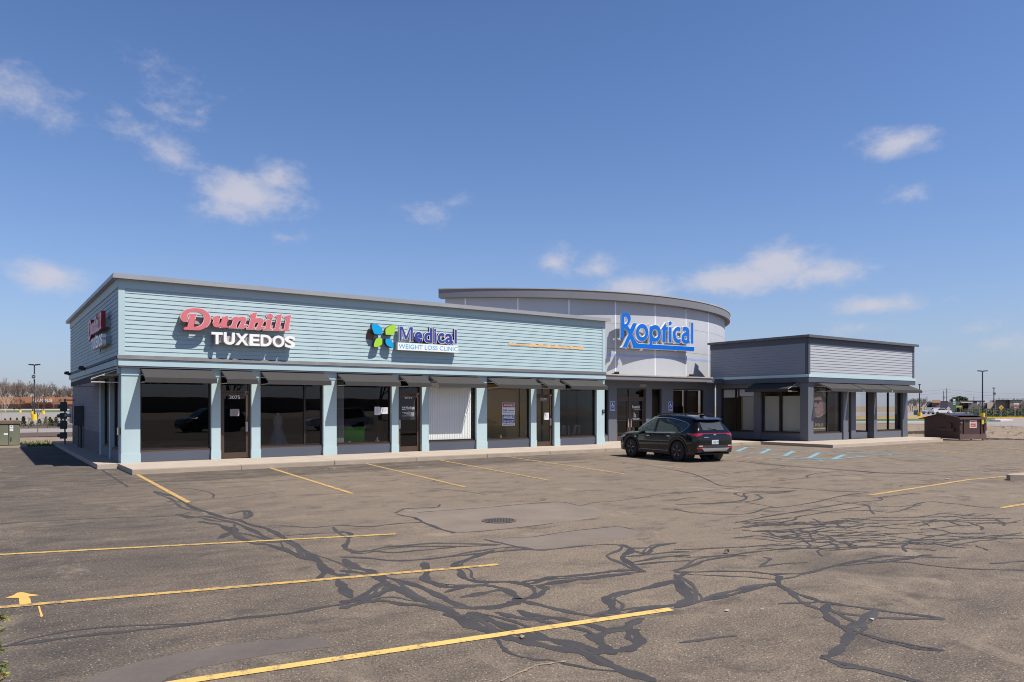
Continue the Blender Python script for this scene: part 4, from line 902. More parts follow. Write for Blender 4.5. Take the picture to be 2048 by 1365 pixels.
# ---- accessible parking plates
BLUS = mat('blue sign enamel', (.01,.09,.42), .4, .05, 4)
def access(x0, x1, z0, z1, y, label):
    S = MB(); S.box(x0, x1, y-.006, y, z0, z1); w_ = x1-x0; h_ = z1-z0
    s = S.build('parking_sign', WACR); tag(s, label, 'sign', 'blue accessible parking plates'); 
    m = MB(); m.box(x0+.018, x1-.018, y-.0085, y-.0062, z0+.018, z1-.018); m.build('sign_face', BLUS, s)
    t = MB(); cx, cz = (x0+x1)/2, z0+h_*.58; yy = y-.0095
    def bar(a, b, wd):
        A = Vector((cx+a[0]*w_, 0, cz+a[1]*h_)); B = Vector((cx+b[0]*w_, 0, cz+b[1]*h_)); d = (B-A).normalized(); s_ = Vector((-d.z, 0, d.x))*wd*w_/2; nonlocal yy
        yy -= .0003; t.add([(q.x, yy, q.z) for q in (A-s_, A+s_, B+s_, B-s_)], [(0,1,2,3)])
    bar((-.12,.24), (-.06,-.02), .12); bar((-.07,.0), (.14,.0), .10); bar((.14,.0), (.24,-.16), .10); bar((-.1,.12), (.1,.12), .07)
    t.poly([(cx+(-.13+.07*math.cos(i*PI/5))*w_, yy-.0003, cz+.31*h_+.07*w_*math.sin(i*PI/5)) for i in range(10)])
    for i in range(9):
        a, b = PI*(.72+i*.13), PI*(.72+(i+1)*.13); bar((-.02+.25*math.cos(a), -.07+.25*w_/h_*math.sin(a)), (-.02+.25*math.cos(b), -.07+.25*w_/h_*math.sin(b)), .08)
    t.geo(text('PARKING', .02), (x0+w_*.14, yy-.001, z0+h_*.09), X_, Z_, SOUTH, w=w_*.72, h=h_*.1); t.build('lettering', WHITE, s)
access(26.33, 26.64, 1.73, 2.21, YE-.001, 'blue wheelchair PARKING plate on the pillar left of the brown double doors')
xx = FYp(1341, YE)[0]; access(xx-.155, xx+.155, 1.72, 2.20, YE-.001, 'blue wheelchair PARKING plate on the pillar above the black car roof')
# ---- letting board in the window
B0 = FYp(1004, 26.66, 806); B1 = FYp(1029.3, 26.66, 851.5); x0, x1, z1, z0 = B0[0], B1[0], B0[2], B1[2]; w_, h_ = x1-x0, z1-z0; y = 26.655
S = MB().box(x0, x1, y-.01, y, z0, z1).build('letting_sign', mat('white sign board', (.66,.68,.74), .5, .03, 3)); tag(S, 'red white and blue AVAILABLE sign hung in the tan papered window', 'sign')
MB().box(x0+.02, x1-.02, y-.013, y-.0101, z0+h_*.80, z1-.025).build('red_panel', mat('dark red print', (.30,.008,.02), .5, .05, 3), S)
MB().box(x0+.015, x1-.015, y-.013, y-.0101, z0+h_*.105, z0+h_*.475).build('blue_panel', mat('dark blue print', (.035,.04,.20), .5, .05, 3), S)
t = MB(); t.geo(text('AVAILABLE', .025, shear=.2), (x0+w_*.09, y-.0145, z0+h_*.845), X_, Z_, SOUTH, w=w_*.82, h=h_*.09)
t.geo(text('AVAILABLE', .03), (x0+w_*.08, y-.0145, z0+h_*.30), X_, Z_, SOUTH, w=w_*.84, h=h_*.15); t.geo(text('269-060-2387', .0), (x0+w_*.08, y-.0145, z0+h_*.13), X_, Z_, SOUTH, w=w_*.84, h=h_*.12); t.build('lettering', WHITE, S)
t = MB(); t.geo(text('DAR', .02), (x0+w_*.07, y-.0115, z0+h_*.62), X_, Z_, SOUTH, w=w_*.32, h=h_*.1); t.geo(text('DEVELOPMENT INC.', .0), (x0+w_*.07, y-.0115, z0+h_*.555), X_, Z_, SOUTH, w=w_*.84, h=h_*.045); t.box(x0+w_*.44, x0+w_*.93, y-.0115, y-.011, z0+h_*.655, z0+h_*.68); t.box(x0+w_*.07, x0+w_*.93, y-.0115, y-.011, z0+h_*.05, z0+h_*.075); t.build('lettering', BLKR, S)
# ---- poster of a man in glasses in the corner window
P0, P1 = 35.37, 36.52; PW = P1-P0; y = 22.60; ZB, ZT = .63, 2.90
def pp(u, v): return (P0+u*PW, ZB+v*(ZT-ZB))
S = MB().box(P0, P1, y, y+.012, ZB, ZT).build('window_poster', mat('poster backdrop', (.21,.20,.19), .5, .06, 2)); tag(S, 'tall window poster of a dark haired man in glasses above gold POLO lettering', 'poster')
def pl(name, pts, m, k):
    g = shape([smooth_ring([pp(u, v) for u, v in pts], 3)]); mb = MB(); mb.add([(v[0], y-.002*k, v[1]) for v in g[0]], g[1]); mb.build(name, m, S)
SKIN = mat('poster skin tone', (.60,.36,.29), .5, .12, 3); DRK = mat('poster dark cloth', (.035,.032,.033), .5, .1, 3); HAIR = mat('poster dark hair', (.045,.028,.022), .5, .3, 12)
pl('dark_sweater', [(0,.30),(.12,.335),(.28,.335),(.55,.34),(.85,.40),(1,.42),(1,.20),(0,.20)], DRK, 1)
pl('face', [(.08,.80),(.10,.66),(.05,.62),(.06,.585),(.12,.57),(.10,.53),(.13,.49),(.18,.43),(.20,.335),(.38,.32),(.56,.335),(.80,.38),(.78,.46),(.86,.52),(.93,.60),(.90,.665),(.78,.69),(.72,.80),(.40,.86)], SKIN, 2)
pl('hair', [(.0,.80),(.06,.86),(.12,.93),(.30,.985),(.52,.96),(.75,.88),(.95,.78),(1.0,.70),(.92,.66),(.80,.685),(.74,.66),(.70,.74),(.60,.80),(.40,.80),(.20,.785),(.06,.775)], HAIR, 3)
pl('glasses', [(.0,.715),(.30,.725),(.66,.72),(.68,.69),(.48,.69),(.44,.655),(.32,.64),(.25,.67),(.22,.695),(.16,.67),(.06,.665),(.0,.68)], HAIR, 4)
pl('mouth', [(.10,.555),(.20,.562),(.32,.555),(.22,.538),(.12,.538)], mat('poster lips', (.27,.12,.11), .5, .05, 3), 3.4)
pl('ear', [(.76,.66),(.84,.67),(.92,.62),(.88,.53),(.80,.51),(.77,.58)], mat('poster ear', (.34,.17,.14), .5, .05, 3), 4)
pl('neck_shadow', [(.18,.43),(.40,.40),(.62,.46),(.74,.56),(.70,.44),(.45,.36),(.22,.36)], mat('poster jaw tone', (.42,.25,.20), .5, .05, 3), 2.6)
mb = MB(); mb.box(P0+.001, P1-.001, y-.008, y-.001, ZB+.01, ZB+.2*(ZT-ZB)); mb.build('caption_panel', mat('poster caption grey', (.085,.075,.07), .5, .05, 3), S)
GOLD = mat('gold lettering', (.80,.58,.28), .5, .05, 4); mb = MB(); a = pp(.14,.115); b = pp(.78,.185); mb.geo(text('POLO', .02), (a[0], y-.0095, a[1]), X_, Z_, SOUTH, w=b[0]-a[0], h=b[1]-a[1])
a = pp(.05,.058); b = pp(.95,.09); mb.geo(text('RALPH LAUREN', .01), (a[0], y-.0095, a[1]), X_, Z_, SOUTH, w=b[0]-a[0], h=b[1]-a[1]); mb.build('lettering', GOLD, S)

# ================================================================ THINGS AT THE SHOPFRONTS
PAPER = mat('white paper', (.72,.72,.74), .7, .04, 5); PAPG = mat('greyed paper', (.33,.29,.29), .8, .06, 5); KRAFT = mat('tan masking paper', (.42,.285,.115), .85, .1, .8, fine=.05)
def notice(px0, py0, px1, py1, y, m, label, name='paper_notice'):
    a = FYp(px0, y, py0); b = FYp(px1, y, py1); mb = MB(); mb.box(a[0], b[0], y-.004, y, b[2], a[2]); o = tag(mb.build(name, m), label, 'notice')
    t = MB(); q = a[2]-.05
    while q > b[2]+.05: t.box(a[0]+.04, b[0]-.04-.05*rs.random(), y-.0055, y-.0045, q, q+.008); q -= .028
    t.build('lettering', mat('grey print', (.2,.2,.22), .7, .05, 3) if m is PAPER else mat('faint print', (.22,.19,.19), .7, .05, 3), o)
notice(460,818.5,478.4,832.6,26.672,PAPG,'greyed paper sheet taped inside the glass of door 3075')
notice(749,814,760.4,830.2,26.672,PAPER,'upright white sheet on the window left of door 3077')
notice(761.2,815.4,776,828,26.672,PAPER,'sideways white sheet beside the upright one left of door 3077')
notice(1087.8,826,1097.5,839.8,26.672,PAPER,'white sheet with blue heading taped to door 3079')
def blind(name, x0, x1, y, z0, z1, m, label, cat, n=None, axis='x'):
    mb = MB()
    if n:
        for i in range(n):
            a = x0+(x1-x0)*i/n; b = x0+(x1-x0)*(i+1)/n
            mb.add([(a,y,z0),(b+.006,y+.014,z0),(b+.006,y+.014,z1),(a,y,z1)], [(0,1,2,3)])
        hd = None; mb.box(x0, x1, y-.03, y+.06, z1, z1+.05)
    elif axis == 'x': mb.box(x0, x1, y, y+.012, z0, z1)
    else: mb.box(y, y+.012, x0, x1, z0, z1)
    return tag(mb.build(name, m), label, cat)
VB = mat('white vinyl blind', (.88,.88,.86), .6, .06, 9, stretch=(1,1,.05))
blind('vertical_blind', 14.76, 16.86, 26.715, .57, 2.9, VB, 'closed white vertical blind filling the window right of door 3077', 'blind', 26)
blind('vertical_blind', 10.85, 11.18, 26.74, .57, 2.9, mat('grey blind', (.40,.39,.37), .7, .05, 2), 'narrow gathered grey blind at the edge of the window with the green counter', 'blind', 5)
blind('window_paper', 17.4, 20.1, 27.75, .20, 2.95, KRAFT, 'tan masking paper behind the window with the AVAILABLE sign', 'paper')
blind('window_paper', 20.15, 21.35, 27.70, .20, 2.95, KRAFT, 'tan masking paper behind the glass of door 3079', 'paper')
blind('window_paper', 21.5, 21.95, 27.72, .20, 2.95, KRAFT, 'narrow tan paper strip at the edge of the last teal wing window', 'paper')
DTAN = mat('dim tan board', (.17,.125,.085), .85, .12, .8)
blind('window_paper', 31.07, 32.2, 28.7, .3, 2.84, DTAN, 'dim tan board behind the left pane of the wide entrance window', 'board')
blind('window_paper', 32.32, 33.55, 28.72, .3, 2.84, DTAN, 'dim tan board behind the right pane of the wide entrance window', 'board')
blind('window_paper', 29.42, 30.06, 28.7, 1.2, 2.84, DTAN, 'dim tan board behind the narrow entrance window', 'board')
PALEP = mat('grey white paper panel', (.42,.405,.37), .8, .05, 2)
blind('window_paper', 22.95, 24.1, 34.9, .62, 2.5, PALEP, 'pale paper panel in the west window nearest the corner', 'paper', axis='y')
blind('window_paper', 24.22, 25.2, 34.9, .62, 2.5, PALEP, 'pale paper panel second from the corner in the west windows', 'paper', axis='y')
blind('window_paper', 25.8, 26.65, 34.9, .62, 2.5, PALEP, 'pale paper panel in the west window beside the black car', 'paper', axis='y')
SHD = mat('white roller shade', (.62,.62,.64), .7, .04, 2)
blind('roller_shade', 25.8, 26.85, 34.86, 2.52, 2.9, SHD, 'short white roller shade above a pale paper panel', 'shade', axis='y')
blind('roller_shade', 26.95, 27.95, 34.86, 2.45, 2.9, SHD, 'short white roller shade over the dark window pane', 'shade', axis='y')
WOOD = mat('raw wood', (.34,.20,.095), .7, .2, 2, stretch=(6,6,1))
for yy, lb in ((22.9, 'wooden stud at the corner end of the west windows'), (26.72, 'wooden stud behind the dark west window pane')):
    tag(MB().box(34.98, 35.1, yy, yy+.1, .16, 2.95).build('wooden_post', WOOD), lb, 'post')
# reception counter etc. behind the clinic window
GRN = mat('green counter laminate', (.07,.62,.02), .4, .05, 1)
cn = thing('reception_counter', (11.9, 28.6, .162), 'bright green reception counter behind the clinic window', 'counter')
MB().box(11.2, 12.3, 27.35, 27.85, .162, 1.12).build('counter_front', GRN, cn); MB().box(11.15, 12.35, 27.3, 27.9, 1.121, 1.16).build('counter_top', mat('grey laminate', (.3,.3,.3), .4, .1, 2), cn)
mb = MB(); mb.box(12.75, 12.98, 27.2, 27.42, .162, 3.0); tag(mb.build('support_post', BRNZ), 'dark square post inside the clinic window', 'post')
def pot(x, y, label, col):
    p = thing('potted_plant', (x, y, .5), label, 'plant'); mb = MB(); mb.lathe([(.05,.5),(.085,.63),(.09,.64),(.07,.635)], (x,y,0), n=12); mb.build('pot', mat('pale pot', (.55,.66,.62), .5, .05, 3), p)
    mb = MB()
    for i in range(9):
        a = i*2.4; mb.add([(x,y,.62),(x+.03*math.cos(a),y+.03*math.sin(a),.70),(x+.06*math.cos(a),y+.06*math.sin(a),.74+.01*(i % 3)),(x+.02*math.cos(a+.5),y+.02*math.sin(a+.5),.69)], [(0,1,2,3)])
    mb.build('leaves', col, p)
tag(MB().box(10.82, 13.05, 26.75, 27.05, .45, .50).build('window_ledge', BRNZ), 'dark ledge inside the clinic window', 'ledge')
pot(11.42, 26.85, 'small plant in a pale pot on the clinic window ledge', mat('leaf', (.1,.2,.05), .6, .2, 4)); pot(12.62, 26.88, 'white flowering pot on the clinic window ledge', mat('white petals', (.65,.65,.6), .6, .1, 4))
def gown(x, y, h, label, m):
    g = thing('dress_form', (x, y, .162), label, 'mannequin'); mb = MB(); prof = [(.50,0),(.47,.15),(.36,.45),(.25,.75),(.16,1.0),(.19,1.2),(.20,1.35),(.09,1.45),(.055,1.5),(.05,1.56)]
    vs = []; n = 28
    mb.lathe([(r*(.95), .162+z*h) for r, z in prof], (x,y,0), n=n)
    for i, v in enumerate(mb.v):
        k = i % n; r = 1+.10*math.sin(k*2.7)*(1-min(1, (v[2]-.16)/1.1)); mb.v[i] = (x+(v[0]-x)*r, y+(v[1]-y)*r*.7, v[2])
    mb.build('gown', m, g, smooth=True)
gown(9.05, 27.9, 1.0, 'pale grey gown on a dress form in the second tuxedo window', mat('silver satin', (.36,.35,.40), .35, .1, 2)); gown(8.45, 28.4, 1.02, 'dark suit on a dress form in the second tuxedo window', mat('dark cloth', (.06,.058,.07), .8, .1, 2))
tag(MB().box(4.35, 5.0, 27.3, 27.75, .162, .62).build('cardboard_box', mat('brown cardboard', (.24,.14,.075), .85, .15, 2)), 'brown cardboard box on the floor inside the leftmost window', 'box')
def chair(x, y, rz, label):
    c = thing('shell_chair', (0,0,0), label, 'chair', 'white chairs in the last teal wing unit'); m = mat('white plastic', (.60,.66,.62), .4, .04, 3)
    mb = MB(); mb.box(-.22,.22,-.22,.22,.43,.46); mb.build('seat', m, c)
    mb = MB(); mb.add([(-.22,.2,.46),(.22,.2,.46),(.17,.30,.9),(-.17,.30,.9),(-.22,.225,.46),(.22,.225,.46),(.17,.325,.9),(-.17,.325,.9)], [(0,1,2,3),(4,7,6,5),(0,4,5,1),(1,5,6,2),(2,6,7,3),(3,7,4,0)]); mb.build('backrest', m, c)
    for a, b in ((-.18,-.18),(.18,-.18),(-.18,.18),(.18,.18)): MB().tube((a,b,.43), (a*1.2,b*1.2,0), .014).build('leg', STEEL, c)
    c.location = (x, y, .162); c.rotation_euler = (0,0,rz)
chair(22.35, 28.4, .4, 'white chair beside the partition frame in the last teal wing window'); chair(23.05, 28.0, 2.6, 'white chair in the middle of the last teal wing window'); chair(23.55, 27.9, 3.0, 'white chair nearest the right edge of the last teal wing window')
fr = thing('glazed_screen', (22.7, 28.8, .162), 'pale framed glass screen behind the last teal wing window', 'screen')
for x in (22.05, 22.9, 23.5): MB().box(x-.035, x+.035, 27.6, 27.67, .162, 3.0).build('post', ALU if x < 22.5 else BRNZ, fr)
tb = thing('office_table', (22.7, 28.9, .162), 'wooden topped table in the last teal wing window', 'table'); MB().box(22.1, 23.4, 28.6, 29.3, .86, .9).build('tabletop', WOOD, tb)
for a, b in ((22.15,28.65),(23.35,28.65),(22.15,29.25),(23.35,29.25)): MB().tube((a,b,.162), (a,b,.86), .02).build('leg', STEEL, tb)
# picture frame and tan boards in the entrance window
tag(MB().box(31.2, 32.15, 28.6, 28.65, .8, 1.95).build('framed_picture', BRNZ), 'dark framed picture standing in the entrance window', 'picture')
# wall furniture
def lamp(loc, label):
    x, y, z = loc; o = thing('wall_lamp', (x, y, z), label, 'lamp', 'small black wall floodlights'); MB().box(x-.05, x+.02, y-.05, y+.05, z-.06, z+.06).build('bracket', BLKR, o)
    MB().extr([(x-.05,y-.12,z-.06),(x-.25,y-.12,z-.02),(x-.22,y-.12,z+.10),(x-.05,y-.12,z+.12)], (0,.24,0)).build('lamp_head', BLKR, o)
lamp((3.44,35.2,3.50), 'black floodlight midway along the shaded west wall'); lamp((3.44,41.6,3.52), 'black floodlight at the far end of the west wall')
def keybox(x, y, z, label, m):
    o = MB().box(x-.05, x+.05, y-.05, y, z-.09, z+.09).build('wall_box', m); tag(o, label, 'box'); MB().box(x-.03, x+.03, y-.058, y-.0505, z-.02, z+.05).build('cover', STEEL, o)
keybox(FYp(1206,26.5)[0], 26.499, FYp(1206,26.5,823.5)[2], 'small dark box on the last teal column beside the entrance', BLKR)
o = MB().box(3.5, 3.59, 26.62, 26.72, 1.05, 1.28).build('wall_box', mat('tan box', (.26,.22,.19), .6, .2, 3)); tag(o, 'small tan metal box on the shaded side of the corner column', 'box')
em = thing('meter_stack', (3.3, 41.2, .15), 'stack of four dark electric meters on a post by the far west corner', 'meter')
for z0, z1, w2 in ((1.72,2.16,.15),(1.36,1.64,.12),(.88,1.26,.14),(.42,.72,.14)):
    m_ = MB().box(3.0, 3.28, 41.2-w2, 41.2+w2, z0, z1).build('meter_box', mat('dark meter metal', (.06,.06,.065), .5, .2, 3), em)
    MB().lathe([(.0,-.14),(.07,-.12),(.085,-.05),(.085,0)], (3.0,41.2,(z0+z1)/2), 'x', 14).build('dial', mat('meter glass', (.1,.11,.12), .15, .1, 3), m_)
MB().tube((3.2,41.2,.15), (3.2,41.2,2.3), .035).build('post', mat('dark meter metal', 0), em); MB().path([(3.2,41.2,2.25),(3.58,41.2,2.25)], .03).build('conduit', STEEL, em)
ec = thing('electrical_cabinet', (3.45, 38.0, .15), 'dark electrical cabinet with conduits on the west block wall', 'cabinet')
MB().box(3.22, 3.59, 37.2, 37.75, 1.12, 1.98).build('cabinet_body', mat('dark meter metal', 0), ec); MB().box(3.2, 3.59, 37.76, 39.0, 1.2, 1.95).build('cabinet_body', mat('grey cabinet', (.20,.20,.205), .5, .15, 2), ec)
MB().tube((3.0,38.6,1.55), (3.22,38.6,1.55), .08, n=10).build('pipe_stub', STEEL, ec)
for yy, r_ in ((37.4,.05),(37.6,.035),(38.2,.06),(38.6,.04)): MB().tube((3.5,yy,.15), (3.5,yy,1.19), r_).build('conduit', mat('dark meter metal', 0), ec)
# ================================================================ THE BLACK CAR
PNT = mat('black car paint', (.004,.004,.005), .12, .02, 1, coat=.55, spec=.3, fine=.0)
PLA = mat('black cladding plastic', (.028,.028,.03), .6, .15, 4)
CHR = mat('chrome trim', (.62,.63,.66), .12, .05, 2, metal=1)
CGL = mat('car window glass', (.012,.022,.02), .03, .1, 1, spec=.8)
CGF = mat('green tinted front window', (.022,.042,.037), .03, .4, 2.2, spec=.8)
RLT = mat('red tail lamp', (.33,.004,.008), .12, .25, 6, coat=.8)
CLT = mat('clear lamp lens', (.55,.56,.58), .1, .3, 9, coat=.8)
AMB = mat('amber lamp lens', (.6,.13,.02), .15, .2, 6, coat=.8)
TYRE = mat('tyre rubber', (.018,.018,.018), .85, .15, 6)
RIM = mat('dark alloy', (.055,.05,.055), .3, .1, 3, metal=.6)
SILV = mat('machined alloy', (.55,.55,.57), .25, .1, 3, metal=.9)
SKID = mat('grey skid plate', (.30,.29,.275), .5, .1, 3, metal=.3)
def lerp_tab(tab, y):
    if y <= tab[0][0]: return tab[0][1:]
    for a, b in zip(tab, tab[1:]):
        if y <= b[0]:
            t = (y-a[0])/(b[0]-a[0]); return tuple(p+(q-p)*t for p, q in zip(a[1:], b[1:]))
    return tab[-1][1:]
# y (rear -, front +): half width, shoulder height, roof height, roof half width, sill
TAB = [(-2.25,.74,.80,.82,.62,.40),(-2.235,.80,.92,.96,.66,.36),(-2.20,.845,.985,1.10,.69,.33),(-2.12,.885,1.03,1.22,.65,.31),(-2.02,.905,1.045,1.355,.60,.29),(-1.92,.912,1.05,1.47,.575,.28),(-1.80,.915,1.05,1.545,.59,.27),(-1.5,.922,1.04,1.60,.61,.25),
       (-1.0,.925,1.02,1.652,.625,.24),(-.4,.925,1.0,1.66,.63,.24),(.1,.925,.985,1.645,.63,.24),(.35,.925,.98,1.60,.63,.24),(.6,.925,.975,1.49,.645,.24),(.9,.925,.97,1.32,.67,.24),(1.15,.925,.965,1.13,.71,.24),(1.28,.925,.955,1.045,.74,.24),
       (1.5,.922,.935,1.02,.75,.24),(1.8,.91,.90,.985,.74,.25),(2.0,.885,.86,.945,.70,.26),(2.12,.85,.80,.89,.66,.27),(2.20,.80,.72,.80,.60,.28),(2.245,.72,.62,.66,.52,.30)]
WY = (-1.33, 1.36); WR = .365; AR = .43
def section(y):
    hw, sh, rf, rw, sl_ = lerp_tab(TAB, y); zb = sl_
    for wy in WY:
        if abs(y-wy) < AR: zb = max(zb, .345+math.sqrt(AR*AR-(y-wy)**2))
    zb = min(zb, sh-.08)
    return [(.0,zb+.02),(hw*.80,zb+.01),(hw*.965,zb),(hw*1.0,zb+(sh-zb)*.35),(hw*1.004,zb+(sh-zb)*.62),(hw*.985,zb+(sh-zb)*.86),(hw*.955,sh),
            (hw*.955+(rw-hw*.955)*.5+.012,sh+(rf-sh)*.48),(rw+.012,sh+(rf-sh)*.86),(rw*.90,sh+(rf-sh)*.965),(rw*.5,rf-.004),(0,rf)]
ST = sorted(set([round(t[0], 3) for t in TAB]+[round(-2.1+i*.1, 3) for i in range(43)]+[round(w_+AR*math.cos(PI*i/14), 3) for w_ in WY for i in range(15)]+[w_+s*(AR+.004) for w_ in WY for s in (-1,1)]))
CAR = thing('parked_car', (0,0,0), 'black compact sport utility car parked nose in at the front kerb', 'car')
vs = []; M_ = 12
for y in ST:
    for x, z in section(y): vs.append((x,y,z))
    for x, z in section(y): vs.append((-x,y,z))
fs = []
for i in range(len(ST)-1):
    a = i*24; b = a+24
    for j in range(11): fs.append((a+j, a+j+1, b+j+1, b+j)); fs.append((a+12+j, b+12+j, b+12+j+1, a+12+j+1))
n = len(ST)-1
fs.append(tuple(range(0,12))[::-1]+tuple(range(13,23))); fs.append(tuple(n*24+j for j in range(12))+tuple(n*24+j for j in range(22,12,-1)))
mb = MB(); mb.add(vs, fs); body = mb.build('body', PNT, CAR, smooth=True, sharp=38)
bvh = BVHTree.FromPolygons([Vector(v) for v in vs], [tuple(f) for f in fs])
def decal(name, pts, m, axis, off=.006, nu=10, nv=4, parent=CAR, thick=0):
    """pts(u, v) -> 2D; laid on the body by a projection along axis ('L','R','B','F','T')"""
    mb = MB(); vs2 = []
    for i in range(nu+1):
        for j in range(nv+1):
            a, b = pts(i/nu, j/nv)
            o, d = {'L': (Vector((-3,a,b)), Vector((1,0,0))), 'R': (Vector((3,a,b)), Vector((-1,0,0))), 'B': (Vector((a,-4,b)), Vector((0,1,0))), 'F': (Vector((a,4,b)), Vector((0,-1,0))), 'T': (Vector((a,b,4)), Vector((0,0,-1)))}[axis]
            h = bvh.ray_cast(o, d)
            p = h[0] if h[0] is not None else o+d*2.2
            vs2.append(p-d*off)
    mb.add(vs2, [(i*(nv+1)+j, (i+1)*(nv+1)+j, (i+1)*(nv+1)+j+1, i*(nv+1)+j+1) for i in range(nu) for j in range(nv)])
    return mb.build(name, m, parent, smooth=True)
def interp(tab, t):
    for a, b in zip(tab, tab[1:]):
        if t <= b[0]+1e-9: k = (t-a[0])/(b[0]-a[0]); return a[1]+(b[1]-a[1])*k
    return tab[-1][1]
topw = [(-1.78,1.30),(-1.60,1.375),(-1.3,1.44),(-.8,1.515),(-.2,1.535),(.25,1.50),(.6,1.36),(.9,1.19),(1.1,1.05)]
botw = [(-1.78,1.26),(-1.62,1.12),(-1.52,1.06),(-1.2,1.05),(-.2,1.02),(.6,1.0),(1.1,.99)]
for sd in 'LR':
    w0 = decal('window', lambda u, v: (lambda y: (y, interp(botw, y)+(interp(topw, y)-interp(botw, y))*v))(-1.78+2.88*u), CGL, sd, .008, 28, 5)
    if sd == 'L': decal('front_glass', lambda u, v: (lambda y: (y, interp(botw, y)+.03+(interp(topw, y)-interp(botw, y)-.06)*v))(.02+.86*u), CGF, sd, .013, 14, 5, w0)
    decal('rear_glass', lambda u, v: (lambda y: (y, interp(botw, y)+.03+(interp(topw, y)-interp(botw, y)-.07)*v))(-1.05+.82*u), mat('tinted rear window', (.02,.03,.03), .03, .4, 2, spec=.8), sd, .013, 12, 5, w0)
    for (c0, c1) in ((topw, 1), (botw, -1)):
        decal('chrome_trim', lambda u, v, c0=c0, c1=c1: (lambda y: (y, interp(c0, y)+c1*(.004+.022*v)))(-1.80+2.92*u), CHR, sd, .014, 30, 1)
    decal('chrome_trim', lambda u, v: (-1.79+.02*v-.0*u, 1.255+.05*u), CHR, sd, .014, 4, 1)
    decal('door_pillar', lambda u, v: (-.10+.11*u, interp(botw,-.1)+(interp(topw,-.1)-interp(botw,-.1))*v), PLA, sd, .016, 2, 4)
    for yy in (.28, -.86): decal('door_handle', lambda u, v, yy=yy: (yy-.10+.20*u, .855+.03*v+.02*(yy < 0)), CHR if sd == 'L' else PNT, sd, .03, 5, 1)
    # wheel arch cladding and sill
    for wy in WY:
        decal('wheel_arch', lambda u, v, wy=wy: (wy+(AR+.002+.085*v)*math.cos(PI*(.0+u)), max(.26, .345+(AR+.002+.085*v)*math.sin(PI*u))), PLA, sd, .016, 26, 2)
    decal('sill_cladding', lambda u, v: (-.86+1.72*u, .245+.10*v), PLA, sd, .014, 12, 2)
    decal('sill_trim', lambda u, v: (-.82+1.66*u, .352+.022*v), SKID, sd, .018, 12, 1)
# rear: glass, light bar, lamps, plate, bumper
decal('rear_window', lambda u, v: ((-.50+1.0*u)*(1-.06*v), 1.125+.29*v), mat('rear screen glass', (.055,.058,.066), .05, .3, 1.5, spec=.8), 'B', .008, 14, 6)
sp = MB()
for i in range(12):
    a, b = -.60+i*.1, -.50+i*.1; ya = -2.07+.09*(a/.6)**2; yb = -2.07+.09*(b/.6)**2
    sp.add([(a,-1.78,1.562),(b,-1.78,1.562),(b,yb,1.50),(a,ya,1.50),(a,-1.86,1.49),(b,-1.86,1.49),(b,yb+.01,1.47),(a,ya+.01,1.47)], [(0,1,2,3),(3,2,6,7),(7,6,5,4),(0,3,7,4),(1,5,6,2)])
sp.build('spoiler', PNT, CAR)
decal('light_bar', lambda u, v: (-.66+1.32*u, .995+.024*v), RLT, 'B', .012, 20, 1)
for s in (-1, 1):
    decal('tail_light', lambda u, v, s=s: (s*(.54+.29*u), 1.008+.012*v-.105*(1-v)*(.35+.65*u)), RLT, 'B', .014, 8, 4)
    decal('tail_light', lambda u, v, s=s: (-1.86-.36*u, 1.015-.055*u*(1-v)*1.6+.0*v-.055*(1-v)*.4), RLT, 'L' if s < 0 else 'R', .012, 8, 3)
    bl = decal('reverse_lamp', lambda u, v, s=s: (s*(.58+.18*u), .565+.03*v), CLT, 'B', .035, 5, 2)
    decal('bumper_lamp', lambda u, v, s=s: (s*(.50+.33*u), .475+.055*v), RLT, 'B', .04, 6, 2)
decal('bumper', lambda u, v: (-.80+1.6*u, .36+.24*v), PLA, 'B', .022, 20, 4)
decal('skid_plate', lambda u, v: ((-.50+1.0*u)*(1+.28*v), .385+.115*v), SKID, 'B', .045, 16, 3)
decal('number_plate', lambda u, v: (-.155+.31*u, .63+.15*v), mat('white number plate', (.55,.58,.64), .4, .06, 4), 'B', .02, 3, 2)
mb = MB(); mb.geo(text('AMZ 382', .01), (-.12, -2.31, .68), X_, Z_, SOUTH, w=.24, h=.06); mb.build('lettering', NAVY, CAR)
decal('badge', lambda u, v: (-.06+.12*u, .945+.045*v), CHR, 'B', .018, 3, 2); decal('model_badge', lambda u, v: (-.50+.20*u, .865+.018*v), CHR, 'B', .018, 5, 1)
mb = MB(); mb.tube((.12,-2.20,1.15), (-.22,-2.165,1.19), .012); mb.build('wiper', PLA, CAR)
for s in (-1, 1):
    mb = MB(); mb.path([(s*.60,-1.5,1.62),(s*.615,-1.3,1.685),(s*.62,-.3,1.70),(s*.615,.1,1.655)], .02); mb.build('roof_rail', PLA, CAR)
    mb = MB(); mb.extr([(s*.93,.88,1.02),(s*1.10,.90,1.03),(s*1.12,.86,1.17),(s*.96,.84,1.15)], (0,.13,-.01)); mb.build('mirror', PNT, CAR)
    decal('headlight', lambda u, v, s=s: (1.72+.42*u, .80+.10*v-.10*u+.0), CLT, 'L' if s < 0 else 'R', .012, 8, 3)
    decal('indicator', lambda u, v, s=s: (1.66+.16*u, .885+.035*v-.015*u), AMB, 'L' if s < 0 else 'R', .016, 4, 1)
    decal('side_badge', lambda u, v, s=s: (1.02+.09*u, .80+.022*v), CHR, 'L' if s < 0 else 'R', .016, 2, 1)
decal('windscreen', lambda u, v: ((-.62+1.24*u)*(1-.0*v), .45+.72*v), CGL, 'T', .006, 10, 8)
mb = MB(); mb.extr([(-.06,-1.55,1.60),(.0,-1.67,1.58),(.06,-1.55,1.60),(0,-1.47,1.605)], (0,-.06,.07)); mb.build('antenna_fin', PNT, CAR)
